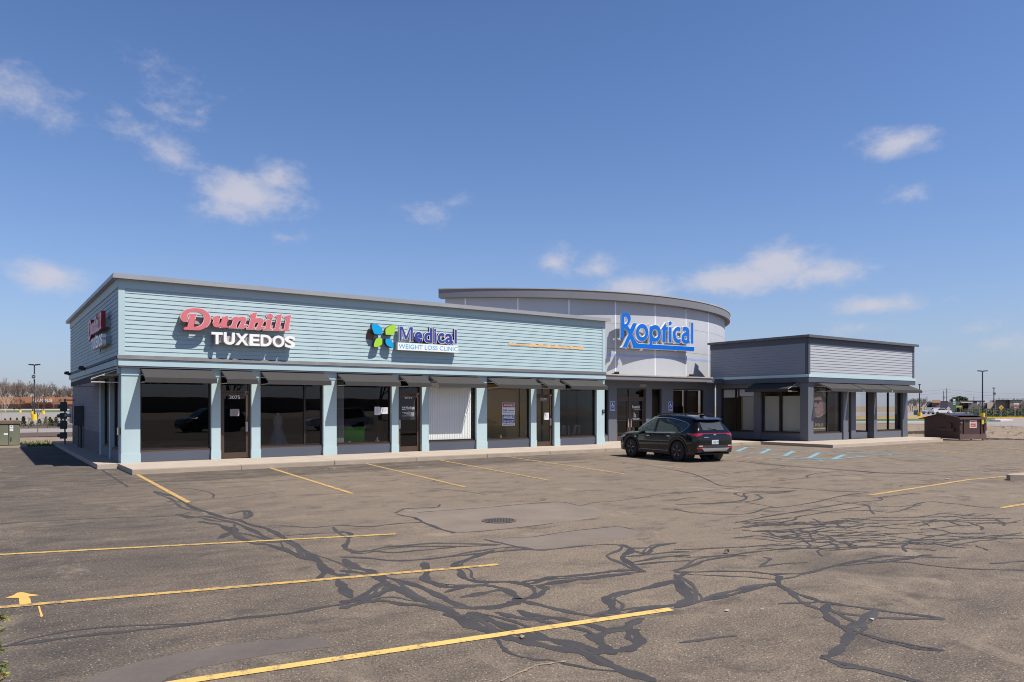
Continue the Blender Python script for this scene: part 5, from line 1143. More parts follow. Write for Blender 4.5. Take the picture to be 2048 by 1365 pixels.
mb = MB(); mb.box(-.82,.82,-2.1,2.05,.26,.30); mb.box(-.84,.84,-.75,.78,.24,.27); mb.build('underbody', PLA, CAR)
for s in (-1, 1):
    for wy in WY:
        x = s*.80; wl = MB(); prof = [(WR-.10,-.115),(WR-.045,-.122),(WR-.012,-.112),(WR,-.085),(WR,.085),(WR-.012,.112),(WR-.045,.122),(WR-.10,.115)]
        wl.lathe(prof, (x,wy,WR), 'x', 36); wh = wl.build('wheel', TYRE, CAR, smooth=True)
        rm = MB(); o = s*.112
        rm.lathe([(.27,o-s*.004),(.27,o+s*.006),(.245,o+s*.008),(.235,o-s*.05),(.10,o-s*.06)], (x,wy,WR), 'x', 32)
        for k in range(5):
            for dlt in (-.15, .15):
                a = 2*PI*k/5+.3; p0 = (x+o-s*.005, wy+.05*math.cos(a), WR+.05*math.sin(a)); p1 = (x+o+s*.002, wy+.25*math.cos(a+dlt), WR+.25*math.sin(a+dlt)); rm.tube(p0, p1, .024, .018, 5)
        rm.lathe([(.06,o-s*.02),(.055,o+s*.008),(.0,o+s*.01)], (x,wy,WR), 'x', 14); ro = rm.build('rim', RIM, wh, smooth=True)
        ac = MB()
        for k in range(5):
            a = 2*PI*k/5+.3; ac.tube((x+o+s*.012, wy+.10*math.cos(a), WR+.10*math.sin(a)), (x+o+s*.014, wy+.205*math.cos(a+.1), WR+.205*math.sin(a+.1)), .007, .011, 4)
        ac.build('rim_accent', SILV, wh)
        sd_ = MB(); sd_.lathe([(AR-.005,x-s*.35),(AR-.005,x+s*.08)], (0,wy,.345), 'x', 24); sd_.f = [f for f in sd_.f if len(f) == 4]; sd_.m = sd_.m[:len(sd_.f)]; sd_.build('wheel_well', BLKR, CAR)
CAR.location = (21.25, 19.42, 0); CAR.rotation_euler = (0, 0, math.radians(-7.5)); 
# ================================================================ DUMPSTER
DBR = mat('dark brown dumpster steel', (.082,.042,.036), .5, .3, 1.4, fine=.12); DBL = mat('brown rim steel', (.15,.09,.075), .55, .35, 2, fine=.15); LID = mat('black plastic lid', (.03,.03,.034), .4, .15, 1.2)
DMP = thing('dumpster', (0,0,0), 'dark brown rubbish dumpster with a peaked lid beside the grey wing', 'dumpster')
dw, dl, dh, dp = 1.72, 2.7, 1.30, 1.53      # width x, length y, wall height, peak
mb = MB()
mb.add([(0,0,.09),(dw,0,.09),(dw,0,dh),(0,0,dh)], [(0,1,2,3)])
prof = [(0,.09),(dl,.09),(dl,dh-.05),(dl*.52,dp),(0,dh)]
for x, q in ((0, 1), (dw, -1)): mb.add([(x,a,z) for a, z in prof], [tuple(range(5))[::q]])
mb.add([(0,0,.09),(dw,0,.09),(dw,dl,.09),(0,dl,.09)], [(0,3,2,1)]); mb.add([(0,dl,.09),(dw,dl,.09),(dw,dl,dh-.05),(0,dl,dh-.05)], [(0,3,2,1)])
mb.build('bin_body', DBR, DMP)
MB().box(-.04,dw+.04,-.06,.03,dh-.09,dh+.02).build('rim_beam', DBL, DMP); MB().box(-.02,dw+.02,-.05,-.001,.08,.36).build('base_beam', DBL, DMP)
mb = MB()
for x in (.28, dw-.30): mb.box(x-.03, x+.03, -.04, -.001, .361, dh-.091)
mb.box(-.03, .12, -.045, -.001, .55, 1.05); mb.box(dw-.12, dw+.03, -.045, -.001, .55, 1.05); mb.build('rib', DBR, DMP)
mb = MB()
for x in (.06, dw-.05): mb.lathe([(.05,-.09),(.06,-.05),(.05,-.046)], (x,0,1.03), 'y', 10)
mb.build('lift_pin', CHR, DMP)
mb = MB(); mb.box(-.09, -.001, .35, 1.6, .50, .70); mb.box(-.085, -.001, .55, .9, .701, .98); mb.build('fork_pocket', DBR, DMP)
mb = MB(); th = .035
mb.extr([(-.06,dl*.52,dp+.01),(-.06,dl+.42,dh-.09),(-.06,dl+.42,dh-.12),(-.06,dl*.52,dp-.03)], (dw+.12,0,0)); mb.build('lid', LID, DMP)
mb = MB(); mb.extr([(.05,dl*.52-.01,dp+.0),(.05,.45,dh+.13),(.05,.45,dh+.10),(.05,dl*.52-.01,dp-.035)], (dw-.1,0,0)); mb.build('lid', LID, DMP)
mb = MB(); mb.box(0, .05, 0.04, dl*.5, dh-.02, dh+.0); mb.extr([(-.02,.0,dh+.02),(-.02,dl*.52,dp+.03),(-.02,dl*.52,dp-.02),(-.02,.0,dh-.03)], (.06,0,0)); mb.extr([(dw-.04,.0,dh+.02),(dw-.04,dl*.52,dp+.03),(dw-.04,dl*.52,dp-.02),(dw-.04,.0,dh-.03)], (.06,0,0)); mb.build('side_rail', DBL, DMP)
for i, x in enumerate((.1, dw/2, dw-.1)): MB().tube((x-.03,.1,.045), (x+.03,.1,.045), .045, n=10).build('caster', STEEL, DMP)
st = MB().box(.66, 1.12, -.008, -.002, .72, 1.16).build('warning_sticker', mat('white sticker', (.72,.66,.64), .5, .06, 4), DMP); REDS = mat('red sticker print', (.58,.06,.03), .5, .1, 4)
mb = MB(); mb.box(.72, 1.06, -.011, -.0085, 1.07, 1.12); mb.box(.72, 1.06, -.011, -.0085, .78, 1.01); mb.build('red_panel', REDS, st)
mb = MB(); mb.geo(text('WARNING', .02), (.735,-.0125,1.018), X_, Z_, SOUTH, w=.31, h=.045); mb.geo(text('NO DUMPING', .02), (.735,-.0125,.93), X_, Z_, SOUTH, w=.31, h=.05); mb.geo(text('KEEP OUT', .02), (.76,-.0125,.82), X_, Z_, SOUTH, w=.26, h=.05); mb.build('lettering', WHITE, st)
MB().box(1.43, 1.585, -.045, -.04, .93, 1.29).build('yellow_sticker', mat('yellow sticker', (.75,.55,.02), .5, .08, 4), DMP)
DMP.location = (45.15, 19.72, 0); DMP.rotation_euler = (0, 0, math.radians(-24))
# ================================================================ TRANSFORMER CABINET
OLV = mat('olive green cabinet paint', (.155,.165,.115), .6, .25, 1.1, fine=.1); RUST = mat('rusty brown cabinet lid', (.17,.115,.075), .75, .3, 2, fine=.15)
T = thing('utility_cabinet', (.6, 42.9, 0), 'olive green utility transformer cabinet with a brown top on a concrete pad', 'cabinet')
MB().box(-1.1, 1.46, 42.45, 44.3, .09, 1.13).build('cabinet_body', OLV, T); MB().box(-1.14, 1.5, 42.38, 44.34, 1.131, 1.27).build('cabinet_lid', RUST, T); MB().box(-1.3, 1.75, 42.1, 44.5, -.04, .088).build('base', CONC2, T)
for a, b in ((-1.06,1.0),(1.03,1.43)):
    d = MB().box(a, b, 42.415, 42.449, .13, 1.10).build('door', OLV, T)
MB().box(1.005, 1.025, 42.43, 42.4495, .13, 1.10).build('door_gap', BLKR, T)
MB().box(1.09,1.12, 42.38,42.414,.33,.50).build('handle', BLKR, T); 
s = MB().box(1.05,1.19, 42.409,42.4135,.78,1.05).build('notice_label', PAPER, T); mb = MB(); mb.box(1.09,1.15,42.406,42.4085,.98,1.01); mb.box(1.07,1.17,42.406,42.4085,.90,.91); mb.build('lettering', BLKR, s)
MB().box(.82,.98, 42.409,42.4135,.60,.69).build('notice_label', PAPER, T)
# ================================================================ DRAIN, LITTER, SHRUB
IRON = mat('cast iron', (.10,.08,.07), .7, .25, 5)
c = Vector((7.25, 10.58, 0)); Dn = thing('drain_grate', (7.25, 10.58, 0), 'round cast iron drain grate set in the smooth grey patch', 'drain'); mb = MB()
mb.lathe([(.275,.006),(.30,.010),(.262,.014),(.255,.006)], (c.x,c.y,0), n=32); mb.build('frame_ring', IRON, Dn)
mb = MB(); mb.poly([(c.x+.27*math.cos(i*PI/16), c.y+.27*math.sin(i*PI/16), .0066) for i in range(32)]); mb.build('drain_pit', BLKR, Dn)
mb = MB()
u = Vector((RT[0], RT[1], 0)); v_ = Vector((FW[0], FW[1], 0))
for i in range(-5, 6):
    x = i*.05; h = math.sqrt(max(0, .27**2-x*x)); p = c+u*x; A, B = p-v_*h, p+v_*h; w_ = u*.011
    mb.add([(q.x, q.y, .0115) for q in (A-w_, A+w_, B+w_, B-w_)], [(0,1,2,3)])
for i in (-1, 0, 1):
    x = i*.12; h = math.sqrt(.27**2-x*x); p = c+v_*x; A, B = p-u*h, p+u*h; w_ = v_*.014
    mb.add([(q.x, q.y, .0125) for q in (A-w_, A+w_, B+w_, B-w_)], [(0,1,2,3)])
mb.build('grate_bars', IRON, Dn)
LITP = mat('dirty paper scrap', (.42,.40,.37), .8, .15, 9)
def litter(px, py, w_, l_, h, m, label, name='paper_scrap', sd=1):
    p = Vector(G(px, py)); r = random.Random(sd); mb = MB(); n = 9; pts = []
    for i in range(n):
        a = 2*PI*i/n; k = r.uniform(.55, 1.0); pts.append(p+u*(w_*k*math.cos(a)/2)+v_*(l_*k*math.sin(a)/2)+Vector((0,0,.012+h*r.random())))
    mb.add(pts+[p+Vector((0,0,.012+h*1.1))], [(i, (i+1) % n, n) for i in range(n)]); tag(mb.build(name, m), label, 'litter')
litter(1744,1241,.05,.06,.008,LITP,'crumpled white paper scrap by the forked crack seal','paper_scrap',3); litter(1454,1223.5,.05,.05,.004,LITP,'thin white paper shred left of the forked crack seal','paper_scrap',5)
litter(1525,1221,.045,.04,.004,LITP,'tiny pale paper shred between two scraps','paper_scrap',8); litter(1044.5,1276.5,.05,.12,.008,mat('dry leaf', (.30,.2,.16), .8, .1, 5),'flat pale brown leaf just below the nearest yellow line','dry_leaf',6)
litter(1453,1107.5,.10,.10,.05,IRON,'small black lump of tar on the pale asphalt','tar_lump',7); litter(1895,959.5,.1,.3,.02,LITP,'small white scrap near the kerb island','paper_scrap',9)
YEW = mat('yew needles', (.075,.12,.012), .55, .4, 6, fine=.3); YEW2 = mat('yellow green new needles', (.26,.24,.02), .55, .3, 6, fine=.2); TWG = mat('orange brown twig', (.28,.12,.05), .8, .2, 6)
base = D3(-150, 1600, 2.9); SH = thing('evergreen_shrub', (base[0], base[1], 0), 'yew shrub with pointed green sprigs at the left edge of the foreground', 'shrub')
r6 = random.Random(15); stem = MB(); nd = MB(); nd2 = MB()
def sprig(p, d, L, mbn, n=26, nl=.035):
    d = d.normalized(); a = d.orthogonal().normalized(); b = d.cross(a); stem.tube(p, p+d*L, .0028, .0012, 4)
    for i in range(n):
        t = i/n; q = p+d*(L*t); an = r6.uniform(0, 2*PI); o = (a*math.cos(an)+b*math.sin(an)); l = nl*(1-.45*t)*r6.uniform(.7, 1.1)
        e = q+(o*.8+d*.75).normalized()*l; s = d.cross(o).normalized()*.0028
        mbn.add([q-s, q+s, e+s*.3, e-s*.3], [(0,1,2,3)])
cc = Vector(base); cc.z = .0
tips = [D3(-10,1238,2.7), D3(-20,1262,2.75), D3(-15,1300,2.8), D3(-12,1330,2.8), D3(-14,1350,2.7)]
for tp, dx, m in zip(tips, [(1,.2),(1,-.3),(1,.1),(1,-.5),(1,.6)], (nd2, nd, nd, nd, nd2)):
    tp = Vector(tp); dv = u*dx[0]*1.0+Vector((0,0,dx[1]*.25)); stem.tube(cc+Vector((0,0,.2)), tp, .01, .004, 5); sprig(tp, dv, .048, m, 16); sprig(tp, dv+Vector((0,0,.5)), .04, nd, 12); sprig(tp-u*.05, dv-Vector((0,0,.6)), .05, nd2, 12)
for i in range(420):
    a, e = r6.uniform(0, 2*PI), r6.uniform(.1, 1.4); rad = .42*r6.uniform(.75, 1.0)
    p = cc+Vector((rad*math.cos(a)*math.cos(e), rad*math.sin(a)*math.cos(e), .25+.75*math.sin(e)*r6.uniform(.8, 1)))-u*.10
    sprig(p, Vector((math.cos(a), math.sin(a), r6.uniform(.1, .8))), .09, nd if r6.random() < .75 else nd2, 18, .03)
    if i % 6 == 0: stem.tube(cc+Vector((0,0,.1)), p, .012, .004, 4)
stem.build('stem', TWG, SH); nd.build('needles', YEW, SH); nd2.build('new_needles', YEW2, SH)
# ================================================================ FAR THINGS
BARK = mat('bare grey brown bark', (.13,.10,.082), .9, .2, 1.5); BARKP = mat('pale bark', (.42,.36,.30), .9, .15, 2); TWIGM = mat('bare twigs', (.17,.135,.115), .9, .25, .4)
CON = mat('conifer needles', (.085,.11,.022), .8, .4, 1.2, fine=.3); CON2 = mat('dark evergreen needles', (.028,.045,.018), .8, .4, .5, fine=.3); HDG = mat('hedge leaves', (.04,.065,.018), .8, .4, .5, fine=.3)
def bare_tree(seed, h, spread=.5, lv=5, label='', m1=BARK, m2=TWIGM, kids=3, r0=.022, trunk=.28):
    r = random.Random(seed); T = thing('bare_tree', (0,0,0), label, 'tree'); tr = MB(); cr = MB()
    def grow(p, d, L, rad, lev):
        q = p+d*L; (tr if lev <= 1 else cr).tube(p, q, rad, rad*.68, 5 if lev < 2 else 3, cap=False)
        if lev >= lv: return
        for i in range(kids+(1 if lev > 1 else 0)):
            t = r.uniform(.45, 1.0) if i else 1.0; a = r.uniform(0, 2*PI); s = r.uniform(.35, 1)*spread*(1.35 if i else .5)
            o = d.orthogonal().normalized(); e = d.cross(o); nd_ = (d+(o*math.cos(a)+e*math.sin(a))*s+Vector((0,0,.14))).normalized()
            grow(p+d*L*t, nd_, L*r.uniform(.62, .86), rad*.6*(1 if i else 1.1), lev+1)
    grow(Vector((0,0,-.1)), Vector((r.uniform(-.04,.04), r.uniform(-.04,.04), 1)).normalized(), h*trunk, h*r0, 0)
    zs = max(v[2] for v in cr.v); k = h/zs
    for mb in (tr, cr): mb.v = [(x*k, y*k, z*k) for x, y, z in mb.v]
    tr.build('trunk', m1, T); cr.build('crown', m2, T); return T
def at(o, px, py, t, sc=1.0, rz=None, label=None, copy=True):
    p = D3(px, py, t); c = clone(o, (p[0], p[1], 0), random.random()*6 if rz is None else rz, sc, label) if copy else o
    if not copy: o.location = (p[0], p[1], 0); o.scale = (sc,)*3; o.rotation_euler = (0,0,rz or 0)
    return c
TR = [bare_tree(s, 18, sp, 5, 'tall bare brown tree behind the orange store', kids=3) for s, sp in ((1,.5),(2,.62),(3,.42),(4,.75))]
r7 = random.Random(31); first = set()
for i in range(44):
    px = -120+i*6.2+r7.uniform(-3, 3); t = r7.uniform(560, 690); k = i % 4; top = 757+18*max(0, min(1, (px-30)/110))+r7.uniform(-3, 12); hh = (HY-top)/F*t+CZ
    o = at(TR[k], px, HY, t, hh/18, r7.uniform(0, 6), copy=k in first); first.add(k); o['group'] = 'bare trees behind the orange store'
for i in range(9):
    px = -20+i*21+r7.uniform(-6, 6); t = r7.uniform(380, 470); o = at(TR[i % 4], px, HY, t, ((HY-r7.uniform(794, 803))/F*t+CZ)/18, r7.uniform(0, 6), label='small bare street tree in front of the orange store'); o['group'] = 'bare street trees by the orange store'
# orange brick store
STB = mat('orange brown brick store wall', (.50,.235,.115), .9, .12, .03, fine=.05); STB2 = mat('brown store base', (.25,.14,.10), .9, .1, .03)
def fbox(name, px0, px1, py0, py1, t, depth, m, par=None, zb=None):
    """a box-shaped block facing the camera side, survey width px0..px1, top py0, base py1, at distance t"""
    a = Vector(D3(px0, HY, t)); b = Vector(D3(px1, HY, t)); z1 = CZ+t*(HY-py0)/F; z0 = CZ+t*(HY-py1)/F if zb is None else zb
    d = (a+b)*.5; d.z = 0; d = d.normalized()*depth; mb = MB(); mb.extr([(a.x,a.y,z0),(b.x,b.y,z0),(b.x+d.x,b.y+d.y,z0),(a.x+d.x,a.y+d.y,z0)], (0,0,z1-z0)); return mb.build(name, m, par)
def fthing(name, px, t, label, cat, group=None):
    p = D3(px, HY, t); return thing(name, (p[0], p[1], 0), label, cat, group)
S = fthing('store_building', 60, 500, 'long orange brown brick department store far away on the left', 'building')
fbox('wall', -260, 175, 794.8, 809, 500, 60, STB, S); fbox('wall', -260, 175, 809, 816, 501, 58, STB2, S, zb=-.1); fbox('entrance_block', 50, 110, 793.6, 806, 496, 3.8, STB, S)
K = fthing('shop_sign', 85, 495, 'white KOHLS letters on the far orange brick store', 'sign'); z = CZ+495*(HY-804.2)/F; p = Vector(D3(65.8, HY, 495.5)); q = Vector(D3(104, HY, 495.5)); mb = MB(); mb.geo(text('KOHLS', .015, .1), (p.x, p.y, z), (q-p).normalized(), Z_, -Vector((FW[0],FW[1],0)), w=(q-p).length, h=2.1); mb.build('lettering', WHITE, K)
# lamp posts
PB = mat('black lamp post', (.03,.03,.032), .5, .1, 1); YB = mat('yellow concrete base', (.80,.50,.02), .8, .12, 1)
def lamp_post(px, top, t, label, arm=10, basepx=None, panel=None, group='parking lot lamp posts', rad=.11):
    L = fthing('lamp_post', px, t, label, 'lamp post', group); p = Vector(L.location); z1 = CZ+t*(HY-top)/F; uu = Vector((RT[0], RT[1], 0))
    MB().tube(p+Vector((0,0,-.1)), p+Vector((0,0,z1)), rad, rad*.7, 8).build('pole', PB, L)
    if arm: 
        w_ = arm/F*t
        for s in (-1, 1):
            mb = MB(); a = p+uu*(s*w_*.15)+Vector((0,0,z1+.02)); b = p+uu*(s*w_)+Vector((0,0,z1+.08)); mb.tube(p+Vector((0,0,z1)), a, .05, n=5); mb.tube(a, b, .13, .10, 4); mb.build('lamp_head', PB, L)
    if basepx: MB().tube(p+Vector((0,0,-.05)), p+Vector((0,0,.78)), .36, .36, 14).build('base', YB, L)
    if panel:
        n, py0, py1, w_, m, txt = panel; z0, zz = CZ+t*(HY-py1)/F, CZ+t*(HY-py0)/F; h_ = (zz-z0); ww = w_/F*t; fwv = Vector((FW[0],FW[1],0))
        c0 = p-fwv*(rad+.06)-uu*(ww/2); mb = MB(); mb.extr([(c0.x,c0.y,z0),(c0.x+uu.x*ww,c0.y+uu.y*ww,z0),(c0.x+uu.x*ww,c0.y+uu.y*ww,zz),(c0.x,c0.y,zz)], fwv*.04); pn = mb.build('sign_panel', m, L)
        if txt == 'A7':
            mb = MB(); cc_ = c0-fwv*.01+uu*(ww/2)+Vector((0,0,z0+h_/2)); mb.poly([cc_+uu*(math.cos(i*PI/12)*h_*.36)+Vector((0,0,math.sin(i*PI/12)*h_*.36)) for i in range(24)]); mb.build('sign_disc', BLKR, pn)
            mb = MB(); mb.geo(text('A7', .03), cc_-fwv*.01-uu*(h_*.2)-Vector((0,0,h_*.14)), uu, Z_, -fwv, w=h_*.4, h=h_*.28); mb.build('lettering', WHITE, pn)
        else:
            mb = MB(); mb.geo(text(txt, .03), c0-fwv*.01+uu*(ww*.2)+Vector((0,0,z0+h_*.15)), uu, Z_, -fwv, w=ww*.6, h=h_*.7); mb.build('lettering', PB, pn)
    return L
PANB = mat('pale blue sign panel', (.50,.62,.64), .5, .05, 2)
lamp_post(68.8, 730.5, 105, 'tall black double lamp post with a round A7 panel, left of the shops', 11.5, True, ('p', 749, 758.8, 12.5, PANB, 'A7'))
lamp_post(40.3, 793.6, 225, 'thin lamp post with white heads left of the A7 post', 6, True, rad=.1); lamp_post(86.5, 793, 185, 'thin lamp post just right of the A7 post', 3, True, rad=.1); lamp_post(65.2, 786, 165, 'dark lamp post with a small letter panel just left of the A7 post', 0, True, ('p', 788, 793, 4.4, WHITE, 'S'), rad=.1)
lamp_post(29.3, 799, 330, 'small pale lamp post near the orange store', 2.2, False, rad=.1)
lamp_post(1839, 770, 134, 'thin black lamp post just right of the grey wing', 2.0, True); lamp_post(1965, 743, 126, 'tallest black double lamp post behind the dumpster', 10.3, True, rad=.13)
lamp_post(1987.8, 777, 160, 'lamp post with a round blue sign near the tan building', 2.6, True, ('p', 785.5, 790, 5, mat('dark teal sign', (.06,.13,.17), .5, .05, 2), 'G'))
# small conifers and saplings on the west beds
def conifer(seed, h, w_, label, n=700, m=CON):
    r = random.Random(seed); T = thing('conifer', (0,0,0), label, 'shrub', 'young conifers along the planting bed'); MB().tube((0,0,-.05), (0,0,h*.9), .04, .01, 5).build('trunk', BARK, T); mb = MB()
    for i in range(n):
        t = r.random()**.8; z = h*(.04+.96*t); R = w_*.5*(1-t)**.75*r.uniform(.3, 1.0)*(1+.25*math.sin(t*17+seed)); a = r.uniform(0, 2*PI); p = Vector((R*math.cos(a), R*math.sin(a), z)); d = Vector((math.cos(a), math.sin(a), r.uniform(.2, 1.1))).normalized()*r.uniform(.12, .26); s = d.orthogonal().normalized()*.045
        mb.add([p-s, p+s, p+d], [(0,1,2)])
    mb.build('crown', m, T); return T
CF = [conifer(1, 1.6, .9, 'small thin conifer in the far planting bed'), conifer(2, 1.5, 1.5, 'broad bushy conifer in the far planting bed')]
us = set()
for px, base, top, k in ((21,846,836,0),(34,846,836,0),(47,854,834,0),(64,854,842,1),(79,854,839,1),(90.5,853,841,1),(92,846,834,0),(100,853,835,0),(104,853,840,1),(112,853,835,0),(114,853,840,1),(123,853,838,0),(129,852,839,1),(-12,850,838,1),(10,850,838,0)):
    t = CZ*F/(base-HY); h = (base-top)/F*t; o = at(CF[k], px, HY, t, h/(1.6 if k == 0 else 1.5), r7.uniform(0, 6), copy=k in us); us.add(k)
sap = bare_tree(11, 3.4, .42, 4, 'slender bare sapling in front of the A7 post', kids=3, r0=.011, trunk=.42); at(sap, 75.5, HY, 56, 1.15, .5, copy=False)
wsap = bare_tree(12, 4.2, .6, 4, 'pale bare sapling at the left edge behind the cabinet', BARKP, BARKP, 3, .010, .4); at(wsap, 4, HY, 82, 1.0, .9, copy=False)
bsh = bare_tree(13, 1.1, .9, 3, 'low bare bush on the bark mulch', kids=4, r0=.012, trunk=.2); us2 = False
for px, t in ((57,66),(95,66),(118,66),(134,67)): o = at(bsh, px, HY, t, r7.uniform(.8, 1.1), r7.uniform(0, 6), copy=us2); us2 = True; o['group'] = 'low bare bushes on the mulch'
# ---- east side, along the road
def flatsign(name, px, py, rpx, t, m, label, cat, sides, rot=0, base=True, txt=None, tm=None, asp=1.0, rim=None):
    L = fthing(name, px, t, label, cat); p = Vector(L.location); uu = Vector((RT[0], RT[1], 0)); fwv = Vector((FW[0],FW[1],0)); R = rpx/F*t; zc = CZ+t*(HY-py)/F
    if base: MB().tube(p+Vector((0,0,-.1)), p+Vector((0,0,zc)), .04, n=6).build('post', STEEL, L)
    P = [p-fwv*.06+uu*(R*math.cos(rot+2*PI*i/sides))+Vector((0,0,zc+R*asp*math.sin(rot+2*PI*i/sides))) for i in range(sides)]; mb = MB(); mb.extr(P, fwv*.02); f = mb.build('sign_plate', m, L)
    if txt: mb = MB(); mb.geo(text(txt, .03), p-fwv*.07-uu*(R*.6)+Vector((0,0,zc-R*.22)), uu, Z_, -fwv, w=R*1.2, h=R*.44); mb.build('lettering', tm, f)
    return L, p, zc, R, uu, fwv
YSG = mat('amber road sign', (.78,.40,.02), .5, .05, 2); SRED = mat('stop sign red', (.55,.04,.04), .5, .08, 2)
L, p, zc, R, uu, fwv = flatsign('warning_sign', 2002, 815.5, 5.2, 120, YSG, 'amber diamond pedestrian warning sign before the tan building', 'sign', 4)
mb = MB(); mb.poly([p-fwv*.075+uu*a*R+Vector((0,0,zc+b*R)) for a, b in [(-.1,-.45),(.12,-.45),(.1,.0),(.2,.1),(.05,.28),(-.12,.2),(-.15,-.05)]]); mb.build('pictogram', BLKR, L)
flatsign('stop_sign', 2030, 815.3, 3.3, 125, SRED, 'red octagonal STOP sign by the tan building', 'sign', 8, PI/8, txt='STOP', tm=WHITE); flatsign('stop_sign', 1920.5, 817.6, 2.2, 150, SRED, 'small red STOP sign below the lime green banner', 'sign', 8, PI/8)
flatsign('road_sign', 1896.6, 817.6, 4.3, 125, mat('blank sign back', (.5,.5,.52), .5, .05, 2), 'pale grey diamond sign seen from behind near the white cars', 'sign', 4)
flatsign('road_sign', 1842, 815.5, 2.0, 150, YSG, 'tiny amber sign beside the thin lamp post', 'sign', 4)
PY = fthing('pylon_sign', 1908.3, 122, 'green and white pylon sign standing behind the dumpster', 'sign'); fbox('post', 1907.3, 1909.4, 806, 827, 122, .25, mat('dark green post', (.03,.16,.09), .5, .05, 2), PY, zb=-.05); pn = fbox('sign_panel', 1905.9, 1910.8, 798.4, 810, 121.9, .3, mat('mint white panel', (.55,.72,.62), .4, .06, 2), PY); fbox('logo_band', 1906.2, 1910.5, 801.8, 803.6, 121.86, .03, mat('green logo band', (.10,.45,.22), .4, .05, 2), pn); fbox('logo_band', 1906.2, 1910.5, 806.4, 807.4, 121.86, .03, mat('grey logo band', (.35,.40,.42), .4, .05, 2), pn)
def bld(px, t, label): return fthing('store_building', px, t, label, 'building')
DGR = mat('dark grey wall', (.12,.115,.115), .8, .12, .1); MGR = mat('mid grey wall', (.18,.172,.17), .8, .1, .1); TAU = mat('taupe wall', (.23,.20,.175), .8, .1, .1); TAUD = mat('dark taupe wall', (.155,.14,.13), .8, .1, .1); CRM = mat('cream wall', (.72,.57,.46), .8, .1, .15); PURP = mat('dark plum wall', (.065,.055,.085), .8, .15, .1); BRK = mat('brown brick', (.14,.095,.075), .85, .15, .2); ORG = mat('orange tan sign band', (.52,.30,.17), .7, .1, .2); RSTR = mat('dull red stripe', (.28,.09,.09), .7, .1, .2); BLKW = mat('black roof band', (.025,.026,.035), .7, .1, .2)
b = bld(1874, 205, 'brown brick restaurant with an orange tan tower top and plum front'); fbox('wall', 1853.5, 1864, 805, 825, 205, 16, BRK, b, zb=-.05); fbox('tower', 1864, 1880.5, 800.4, 825, 203, 14, TAUD, b, zb=-.05); fbox('tower_sign', 1864.4, 1880.8, 801, 805.8, 202.6, .35, ORG, b); fbox('wall', 1880.5, 1897, 804.5, 825, 204, 15, PURP, b, zb=-.05); fbox('roof', 1881, 1896, 802.7, 804.4, 204.2, 14, BLKW, b)
for i in range(4): fbox('awning_stripe', 1868.5+i*3.1, 1870+i*3.1, 810.5, 817, 202.5, .4, RSTR if i else BLKW, b)
fbox('window', 1853.8+1, 1862, 812, 822, 204.9, .08, BLKR, b)
b = bld(1935, 225, 'long low grey building with a flat black roof and a white sign'); fbox('wall', 1893, 1936, 806.5, 824, 224, 18, DGR, b, zb=-.05); fbox('wall', 1936, 1974.5, 806, 824, 222, 20, MGR, b, zb=-.05); fbox('roof', 1928, 1970, 801.6, 803.6, 223, 16, BLKW, b); fbox('roof', 1890, 1922, 803.6, 806.4, 225, 14, TAUD, b); fbox('clerestory', 1922, 1944, 804, 806.2, 221.5, 8, CRM, b); fbox('clerestory', 1946, 1968, 803.7, 805.9, 224, 8, MGR, b)
for px in (1915, 1925, 1931): fbox('window', px, px+4.5, 813, 822, 223.8, .1, BLKW, b)
q = fthing('shop_sign', 1960, 221, 'white sign with a dark logo on the low grey building', 'sign'); q2 = fbox('sign_panel', 1953.8, 1967.3, 804.2, 811.3, 221, .5, mat('white panel far', (.58,.58,.56), .6, .1, .5), q); fbox('logo', 1959, 1962.6, 805, 807.6, 220.8, .1, BLKW, q2); fbox('lettering', 1955.5, 1965.5, 808.9, 809.9, 220.8, .1, DGR, q2)
b = bld(1982, 215, 'cream walled building between the grey store and the taupe store'); fbox('wall', 1974.6, 1990.6, 805, 823, 215, 20, CRM, b, zb=-.05)
b = bld(2018, 190, 'taupe store with a dark left half at the right edge'); fbox('wall', 1991, 2019.4, 801, 824, 190, 30, TAUD, b, zb=-.05); fbox('wall', 2019.5, 2044.5, 801, 824, 189, 30, TAU, b, zb=-.05); fbox('roof_edge', 1990.6, 2045, 800.2, 800.9, 188.8, 31, BLKW, b); fbox('wall', 2044.6, 2080, 805.5, 824, 191, 25, BRK, b, zb=-.05)
q = fthing('shop_sign', 2032, 188.7, 'white lettering on the right half of the taupe store', 'sign'); z = CZ+188.7*(HY-809.8)/F; p0 = Vector(D3(2027.3, HY, 188.7)); p1 = Vector(D3(2037, HY, 188.7)); mb = MB(); mb.geo(text('MATTRESS', .05, .1), (p0.x,p0.y,z), (p1-p0).normalized(), Z_, -Vector((FW[0],FW[1],0)), w=(p1-p0).length, h=.42); mb.build('lettering', WHITE, q)
bn = fthing('banner', 1918, 152, 'lime green banner sign behind the dumpster', 'sign'); fbox('banner_cloth', 1912.4, 1924.2, 812, 815.3, 152, .05, mat('lime banner', (.30,.62,.05), .6, .08, 1), bn)
for px in (1912.2, 1924.4): p = D3(px, HY, 152); MB().tube((p[0],p[1],-.05), (p[0],p[1],CZ-.1), .04, n=5).build('post', STEEL, bn)
